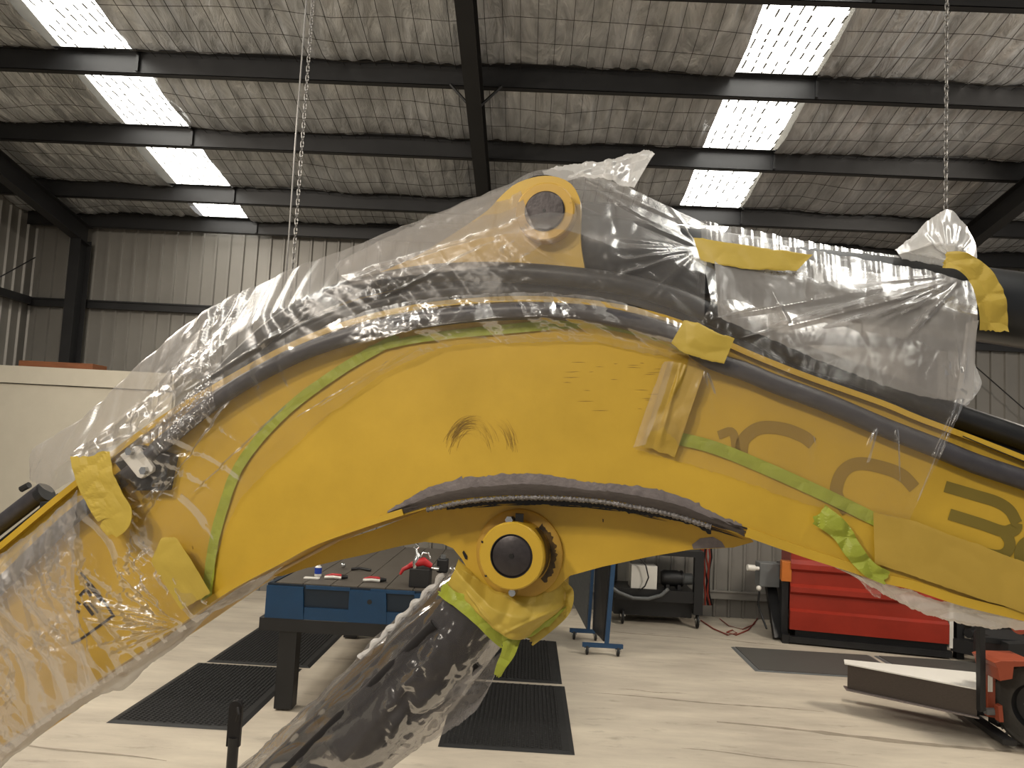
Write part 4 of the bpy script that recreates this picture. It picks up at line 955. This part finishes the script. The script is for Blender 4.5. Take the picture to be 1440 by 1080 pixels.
# film over the side of the boom, left of centre
film('plastic_film', 'clear film covering the upper left side of the boom down to the bare yellow paint', [
    [(112, 690, -.055), (160, 650, -.055), (215, 612, -.05), (280, 560, -.048), (350, 512, -.046), (430, 470, -.045), (520, 436, -.03), (620, 418, -.024), (740, 412, -.022), (850, 420, -.022), (950, 452, -.024), (985, 470, -.024)],
    [(175, 752, -.03), (215, 702, -.03), (265, 655, -.032), (320, 605, -.036), (380, 560, -.04), (450, 515, -.045), (530, 480, -.05), (620, 458, -.050), (740, 447, -.050), (850, 454, -.050), (950, 478, -.05), (985, 492, -.05)],
    [(293, 848, -.006), (301, 800, -.006), (318, 745, -.006), (345, 694, -.006), (400, 640, -.006), (480, 570, -.006), (560, 515, -.006), (640, 486, -.006), (740, 482, -.006), (830, 481, -.006), (900, 495, -.006), (985, 513, -.006)]],
    300, 90, M['film_thin'], .006, 21, FL, folds=[(350, 690, 520, 545, 6, .009), (330, 720, 560, 500, 5, .008), (300, 820, 350, 690, 5, .008), (240, 690, 330, 560, 6, .008), (270, 700, 420, 560, 6, .008), (200, 740, 300, 610, 6, .008), (400, 600, 600, 480, 5, .007)])
# green tape line under that film
def ribbon(name, label, pts, wpx, m_, cat='tape', k=None, seed=1, amp=.0015, N_=70, M_=9, group=None, parent=None, ends=1.5):
    R = smooth_rail(pts, N_); r1 = []; r2 = []; rq = np.random.default_rng(seed)
    for i in range(N_):
        d = R[min(i+1, N_-1)][:2]-R[max(i-1, 0)][:2]; d = d/np.linalg.norm(d); nn = np.array([-d[1], d[0]]); w_ = wpx(i/(N_-1)) if callable(wpx) else wpx
        kk = R[i][2] if len(R[i]) > 2 else k
        r1.append((R[i][0]+nn[0]*w_, R[i][1]+nn[1]*w_, kk)); r2.append((R[i][0]-nn[0]*w_, R[i][1]-nn[1]*w_, kk))
    P = np.zeros((N_, M_, 3)); r1 = np.array(r1); r2 = np.array(r2)
    tj = rq.normal(0, ends, M_)
    for i in range(N_):
        for j in range(M_):
            q = r1[i]+(r2[i]-r1[i])*j/(M_-1)
            if i in (0, N_-1):
                d = (R[1]-R[0])[:2] if i == 0 else (R[-1]-R[-2])[:2]; d = d/np.linalg.norm(d); q = q+np.array([*(d*tj[j]), 0])
            P[i, j] = B(*q)
    U = P @ BU; V = P[..., 2]; H = crumple(U, V, seed, ((.05, .5, 1, 1, .3), (.02, .2, 1, 1, .9))); H = (H-H.min())*amp/(H.std()*2+1e-9)
    o = grid_mesh(name, P-BN*H[..., None], m_, parent, smooth=False)
    if parent is None: tag(o, label, cat, group)
    return o
ribbon('green_tape', 'lime green tape strip under the film on the boom above the bare yellow paint', [(520, 492, -.004), (580, 478, -.004), (640, 470, -.004), (720, 462, -.004), (800, 455, -.004), (860, 457, -.004), (930, 474, -.004), (985, 500, -.004)], lambda t: 5+4*t, M['green'], seed=3)
ribbon('green_tape', 'lime green tape curving down the left of the boom to its lower edge', [(560, 474, -.0035), (480, 520, -.004), (400, 580, -.004), (340, 650, -.004), (312, 720, -.004), (298, 780, -.004), (290, 850, -.004)], 7, M['green'], seed=4)
ribbon('green_tape', 'green tape strip under film running below the lettering', [(930, 612, -.003), (1000, 628, -.003), (1080, 660, -.003), (1160, 696, -.003), (1240, 735, -.003)], 9, M['green'], seed=5)
ribbon('green_tape', 'crumpled green tape piece hanging at the right lower edge of the boom', [(1150, 722, -.012), (1180, 745, -.014), (1200, 775, -.014), (1222, 800, -.012), (1246, 812, -.01)], lambda t: 16-6*t, M['green'], seed=6, amp=.006)
# lower left films
LLF = ((.10, .35, 2.2, .7, -1.0), (.045, .28, 1.3, .9, -.4), (.02, .16, 1, 1, 0))
film('plastic_film', 'clear creased film over the warning marking at the lower left of the boom', [
    [(-60, 850, -.06), (0, 800, -.06), (50, 750, -.06), (95, 705, -.06), (130, 700, -.06), (185, 745, -.04), (235, 790, -.03), (293, 846, -.02)],
    [(-60, 980, -.03), (0, 925, -.03), (60, 880, -.03), (110, 845, -.03), (150, 825, -.03), (195, 812, -.03), (240, 820, -.03), (294, 850, -.012)],
    [(-60, 1105, -.015), (0, 1062, -.015), (60, 1018, -.015), (143, 964, -.015), (190, 932, -.015), (230, 906, -.015), (265, 884, -.015), (296, 862, -.01)]],
    230, 120, M['film_thin'], .009, 33, LLF, folds=[(110, 843, 250, 868, 5, .012), (125, 850, 240, 882, 4, .011), (120, 868, 235, 892, 4, .011), (110, 850, 150, 950, 5, .012), (180, 760, 250, 868, 6, .014), (190, 820, 262, 875, 4, .012), (200, 800, 245, 865, 5, .012), (160, 790, 235, 868, 5, .010)]+fan(256, 876, np.linspace(2.6, 3.9, 12), 4, 140, 4.5, .010))
film('plastic_film', 'loose second film layer hanging over the extreme lower left of the boom', [
    [(-80, 800, -.07), (-20, 790, -.07), (50, 745, -.07), (110, 690, -.07)],
    [(-80, 950, -.09), (-20, 925, -.09), (60, 880, -.09), (108, 850, -.08)],
    [(-80, 1110, -.05), (-20, 1085, -.05), (70, 1012, -.05), (142, 962, -.05)]],
    110, 110, M['film_mid'], .010, 44, LLF)
film('plastic_film', 'grey strip of film sagging below the lower left edge of the boom', [
    [(-60, 1098, .02), (60, 1008, .02), (143, 953, .02), (227, 898, .02), (300, 847, .02), (350, 818, .02), (400, 795, .02)],
    [(-60, 1130, .06), (60, 1032, .06), (140, 978, .06), (178, 968, .06), (208, 938, .06), (262, 898, .06), (300, 862, .06), (345, 838, .06), (382, 812, .06)]],
    120, 24, M['film_under'], .006, 51, FS)
# right hand film: from arm cylinder over hoses to the lettering
film('plastic_film', 'wide clear film from the arm cylinder across the hoses down over the lettering', [
    [(985, 310, .12), (1060, 324, .12), (1140, 340, .12), (1260, 360, .12), (1330, 371, .12), (1374, 383, .12)],
    [(988, 360, .06), (1060, 372, .06), (1140, 392, .06), (1240, 412, .06), (1330, 425, .06), (1374, 440, .06)],
    [(1000, 425, .0), (1060, 446, .0), (1140, 472, .0), (1230, 496, .0), (1320, 512, .01), (1368, 520, .03)],
    [(975, 478, -.035), (1050, 500, -.035), (1120, 525, -.035), (1210, 552, -.035), (1290, 575, -.03), (1356, 568, -.01)],
    [(960, 540, -.056), (1030, 566, -.056), (1100, 592, -.056), (1190, 625, -.056), (1260, 640, -.056), (1322, 640, -.056)],
    [(892, 632, -.006), (965, 652, -.006), (1040, 675, -.006), (1120, 704, -.006), (1200, 728, -.006), (1274, 742, -.006)]],
    230, 170, M['film_thin'], .0032, 61, FS, pin=.4, flo=.0, folds=[(1000, 450, 1350, 385, 7, .012), (1030, 480, 1345, 400, 5, .009), (992, 520, 1012, 590, 9, .014), (1012, 590, 1026, 655, 6, .012), (1060, 580, 1066, 660, 7, .010), (1140, 606, 1150, 680, 11, .016), (1232, 600, 1215, 655, 7, .014), (1260, 600, 1263, 690, 5, .012), (1346, 560, 1275, 735, 4, .012), (1354, 560, 1285, 735, 4, .012), (985, 530, 950, 640, 4, .010), (978, 560, 960, 650, 4, .008), (1108, 630, 1090, 695, 5, .010), (1262, 690, 1265, 735, 5, .010), (1340, 440, 1348, 540, 6, .012), (1362, 440, 1352, 545, 6, .012), (1080, 400, 1110, 460, 6, .01), (1140, 370, 1140, 430, 5, .01)])
film('plastic_film', 'milky second film layer over the arm cylinder between the two tape strips', [
    [(1000, 322, .08), (1100, 345, .08), (1200, 362, .08), (1300, 380, .08), (1372, 398, .08)],
    [(1005, 370, .04), (1100, 392, .04), (1200, 412, .04), (1300, 430, .04), (1374, 446, .04)],
    [(1010, 446, -.012), (1100, 484, -.012), (1200, 526, -.012), (1300, 558, -.008), (1368, 562, .0)]],
    170, 90, M['film_grey'], .0035, 66, FS, pin=.5, flo=.0, folds=[(1035, 470, 1350, 395, 9, .012), (1050, 490, 1355, 410, 7, .010)]+fan(1360, 385, np.linspace(2.3, 3.0, 6), 5, 180, 6, .009))
film('plastic_film', 'crinkled pale edge of film hanging in front of the back wall at right', [
    [(1358, 455, .05), (1352, 500, .05), (1345, 550, .05), (1336, 585, .05)],
    [(1376, 450, .08), (1368, 500, .08), (1380, 540, .08), (1362, 566, .08)]], 60, 24, M['film_thick'], .008, 71, FS)
film('plastic_film', 'white standing corner of the film pointing up right above the top pin', [
    [(762, 240, .17), (800, 232, .18), (860, 224, .2), (905, 212, .22), (921, 216, .22)],
    [(775, 262, .13), (815, 250, .14), (850, 252, .15), (878, 262, .16), (892, 264, .17)]], 90, 40, M['film_thick'], .007, 73, FS, folds=[(800, 250, 915, 216, 6, .01)])
film('plastic_film', 'white bunched bag corner standing up where the silver chain ends', [
    [(1258, 352, .14), (1285, 330, .14), (1312, 305, .15), (1334, 295, .15), (1358, 318, .15), (1372, 345, .15), (1374, 375, .15)],
    [(1262, 360, .08), (1290, 350, .07), (1315, 345, .07), (1334, 345, .07), (1350, 350, .07), (1360, 365, .07), (1366, 382, .08)],
    [(1268, 365, .12), (1290, 370, .12), (1312, 376, .12), (1330, 380, .12), (1345, 384, .12), (1357, 388, .12), (1364, 392, .12)]], 90, 60, M['film_thick'], .009, 77, FS, folds=fan(1335, 372, np.linspace(3.5, 5.2, 8), 5, 75, 5, .009))
film('plastic_film', 'silvery film flap hanging below the boom in front of the red machine', [
    [(1150, 788, .01), (1200, 806, .01), (1245, 818, .01), (1300, 838, .01), (1380, 858, .01), (1470, 880, .01)],
    [(1190, 801, .03), (1222, 822, .03), (1262, 846, .03), (1310, 866, .03), (1380, 882, .03), (1470, 886, .03)]],
    140, 30, M['film_thick'], .0035, 81, ((.14, .5, 2, .7, .3), (.06, .15, 1, 1, 1.1)))
film('plastic_film', 'small see-through film tab at the left end of the silvery flap', [
    [(1196, 804, .0), (1215, 812, .0), (1240, 820, .0)], [(1214, 822, .01), (1226, 836, .01), (1238, 842, .01)]], 40, 16, M['film'], .003, 83, FS)
# film round the lift cylinder
def around(name, label, m_):
    n, m = 200, 150
    a0_ = lc0+dl*.10; U_, V_ = np.meshgrid(np.linspace(0, 1, n), np.linspace(0, 1, m), indexing='ij')
    L_ = LL+.05
    th = V_*2*math.pi
    su, sv = U_*L_, th*.10
    H = crumple(su, sv, 5, ((.12, .5, 2.2, .6, .15), (.05, .3, 1.8, .7, -.2), (.022, .14, 1, 1, 0))); H = (H-H.min()); H = H*.008/(H.std()*2)
    side = np.clip(np.cos(th-2.35), 0, 1)**2                       # hangs away on the lower right side
    up_ = np.clip(np.cos(th+.9), 0, 1)**2
    rad = .100+H*(.3+.7*np.clip(U_*4, 0, 1))+side*.045*np.sin(np.pi*np.clip(U_*1.25, 0, 1))+up_*.05*np.clip((U_-.45)*2, 0, 1)
    for q in range(8): 
        t0 = rg.uniform(0, 6.28); rad += .006*np.clip(1-np.abs(((th-t0-U_*rg.uniform(-1.5, 1.5)+np.pi) % (2*np.pi))-np.pi)/.09, 0, 1)*np.clip(U_*5, 0, 1)
    e = sd; f = BN
    P = a0_+dl*(U_*L_)[..., None]+(e[None, None]*np.cos(th-2.35+.75)[..., None]-f[None, None]*np.sin(th-2.35+.75)[..., None])*rad[..., None]
    return tag(grid_mesh(name, P, m_, None, smooth=True), label, 'plastic sheet')
around('plastic_film', 'glossy clear film sleeve wrapped around the slanting lift cylinder', M['film_dark'])
sp = [lc0+dl*(.13+.30*t_)-sd*(.104+.004*math.sin(t_*40))-BN*.03 for t_ in np.linspace(0, 1, 60)]
o = G().tube(sp, [.005+.0035*abs(math.sin(i*.55)) for i in range(60)], 8).build('twisted_film_edge', M['film_thick']); tag(o, 'twisted rope-like film edge along the upper left of the lift cylinder', 'plastic sheet')

film('plastic_film', 'grey baggy flap of film hanging off the lower right side of the lift cylinder', [
    [(712, 912, .10), (660, 948, .10), (600, 1000, .10), (540, 1050, .10), (480, 1100, .10)],
    [(706, 930, .14), (680, 975, .14), (630, 1015, .14), (575, 1060, .14), (520, 1110, .14)],
    [(700, 940, .12), (668, 1000, .12), (610, 1040, .12), (560, 1062, .12), (530, 1115, .12)]], 110, 40, M['film_bag'], .006, 95, FS)
film('plastic_film', 'crumpled bright fold of film along the upper edge of the hoses at upper left', [
    [(104, 634, .04), (150, 606, .04), (200, 566, .04), (250, 512, .04), (305, 480, .04)],
    [(112, 652, .0), (160, 628, .0), (215, 590, .0), (265, 545, .0), (312, 508, .0)]], 150, 34, M['film_thin'], .012, 97, ((.05, .5, 1, 1, .4), (.025, .4, 1, 1, 1.1), (.012, .25, 1, 1, 0)), pin=.3)
film('plastic_film', 'densely wrinkled patch of film over the hoses just above the clamp plate', [
    [(205, 612, -.03), (250, 568, -.03), (300, 520, -.03)],
    [(222, 640, -.06), (262, 610, -.06), (304, 575, -.06)]], 110, 50, M['film_thin'], .008, 99, ((.03, .5, 1, 1, .4), (.015, .5, 1, 1, 1.1), (.008, .3, 1, 1, 0)), pin=.2)
# tapes
def tape(label, rails, N_=40, M_=24, m_='tape', amp=.002, seed=1, folds=(), name='masking_tape', en=.8, sc_=None):
    return film(name, label, rails, N_, M_, M[m_], amp, seed, sc_ or ((.07, .5, 1, 1, .3), (.03, .2, 1, 1, .9)), folds, 'tape', .05, en)
tape('long yellow masking tape strip holding the film on the arm cylinder', [[(975, 334, .055), (1030, 342, .045), (1090, 351, .045), (1143, 358, .05)], [(985, 366, .045), (1020, 374, .035), (1080, 380, .035), (1120, 381, .04)]], amp=.002, seed=2)
ribbon('masking_tape', 'bent yellow masking tape strip over the bag corner at upper right', [(1328, 366, .03), (1350, 368, .02), (1374, 384, .02), (1390, 412, .02), (1396, 440, .03), (1397, 466, .04)], lambda t: 11+9*min(1, t*1.6), M['tape'], seed=8, amp=.0035, M_=14)
tape('crumpled yellow masking tape square where three films meet above the boom edge', [[(962, 450, -.06), (985, 456, -.065), (1010, 468, -.065), (1033, 476, -.06)], [(944, 482, -.06), (962, 496, -.062), (990, 505, -.06), (1018, 512, -.06)]], amp=.003, seed=9, m_='tape')
ribbon('masking_tape', 'yellow masking tape strip hanging over the film at the left clamp plate', [(128, 640, -.06), (134, 672, -.066), (150, 705, -.066), (163, 728, -.066), (152, 750, -.062)], lambda t: 28-4*t-11*max(0, t-.75)*4, M['tape'], seed=10, amp=.002, M_=14, ends=3)
tape('wide yellow masking tape panel hanging between the bare paint and the right film', [[(940, 508, -.02), (962, 512, -.02), (991, 520, -.02)], [(902, 628, -.014), (925, 634, -.014), (949, 643, -.014)]], amp=.004, seed=12, m_='tape_dull', folds=[(958, 512, 925, 632, 7, .006), (966, 512, 945, 560, 6, .006)])
film('plastic_film', 'narrow folded film edge along the left side of the wide tape panel', [[(934, 508, -.012), (914, 560, -.012), (890, 630, -.012)], [(948, 508, -.03), (932, 560, -.03), (908, 625, -.03)]], 60, 14, M['film_mid'], .003, 14, FS)
tape('large yellow masking tape patch at the lower left over the creased film', [[(227, 757, -.045), (238, 755, -.045), (249, 757, -.045)], [(212, 790, -.045), (240, 795, -.045), (272, 792, -.045)], [(255, 858, -.03), (275, 846, -.03), (296, 834, -.03)]], amp=.001, seed=15)
tape('broad flat masking tape sheet along the lower right edge of the boom', [[(1228, 719, -.012), (1290, 735, -.012), (1360, 760, -.012), (1440, 790, -.012), (1520, 815, -.012)], [(1230, 792, -.012), (1290, 812, -.012), (1360, 836, -.012), (1440, 862, -.012), (1520, 888, -.012)]], 60, 24, 'tape_dull', .0012, 17)
# masked rod eye: wrapped lumps of tape
tape('creased yellow masking tape wrapped round the rod end below the big pin', [[(645, 786, .09), (672, 812, .08), (700, 832, .07), (745, 836, .08), (785, 822, .1), (800, 812, .14)], [(640, 800, .06), (672, 835, .04), (702, 860, .035), (745, 868, .05), (785, 858, .09), (800, 840, .14)], [(630, 822, .08), (660, 850, .05), (690, 880, .04), (722, 900, .05), (752, 890, .1), (790, 862, .16)]], 90, 50, 'tape', .004, 19, folds=[(650, 800, 740, 850, 4, .008), (655, 830, 700, 885, 4, .006), (700, 895, 795, 850, 5, .006)])
ribbon('green_tape', 'lime green tape band round the lift cylinder below the masked rod end', [(622, 826, .09), (650, 846, .055), (680, 872, .05), (712, 902, .08)], 12, M['green'], seed=21, amp=.003, M_=12)
ribbon('green_tape', 'lime green tape tail hanging at the right of the lift cylinder', [(722, 888, .08), (716, 915, .08), (706, 935, .09), (700, 950, .1)], lambda t: 14-9*t, M['green'], seed=22, amp=.004, M_=10)
ribbon('masking_tape', 'loose yellow tape loops sticking out right of the masked rod end', [(792, 818, .12), (802, 835, .12), (796, 858, .12), (775, 878, .12), (745, 900, .1)], lambda t: 5+4*t, M['tape'], seed=23, amp=.006, M_=8)
tape('pale greenish tape flap covering the underside edge right of the masked rod end', [[(752, 880, .09), (775, 868, .1), (800, 850, .12)], [(722, 902, .08), (750, 893, .09), (772, 880, .11)]], m_='green', amp=.003, seed=25, name='green_tape')
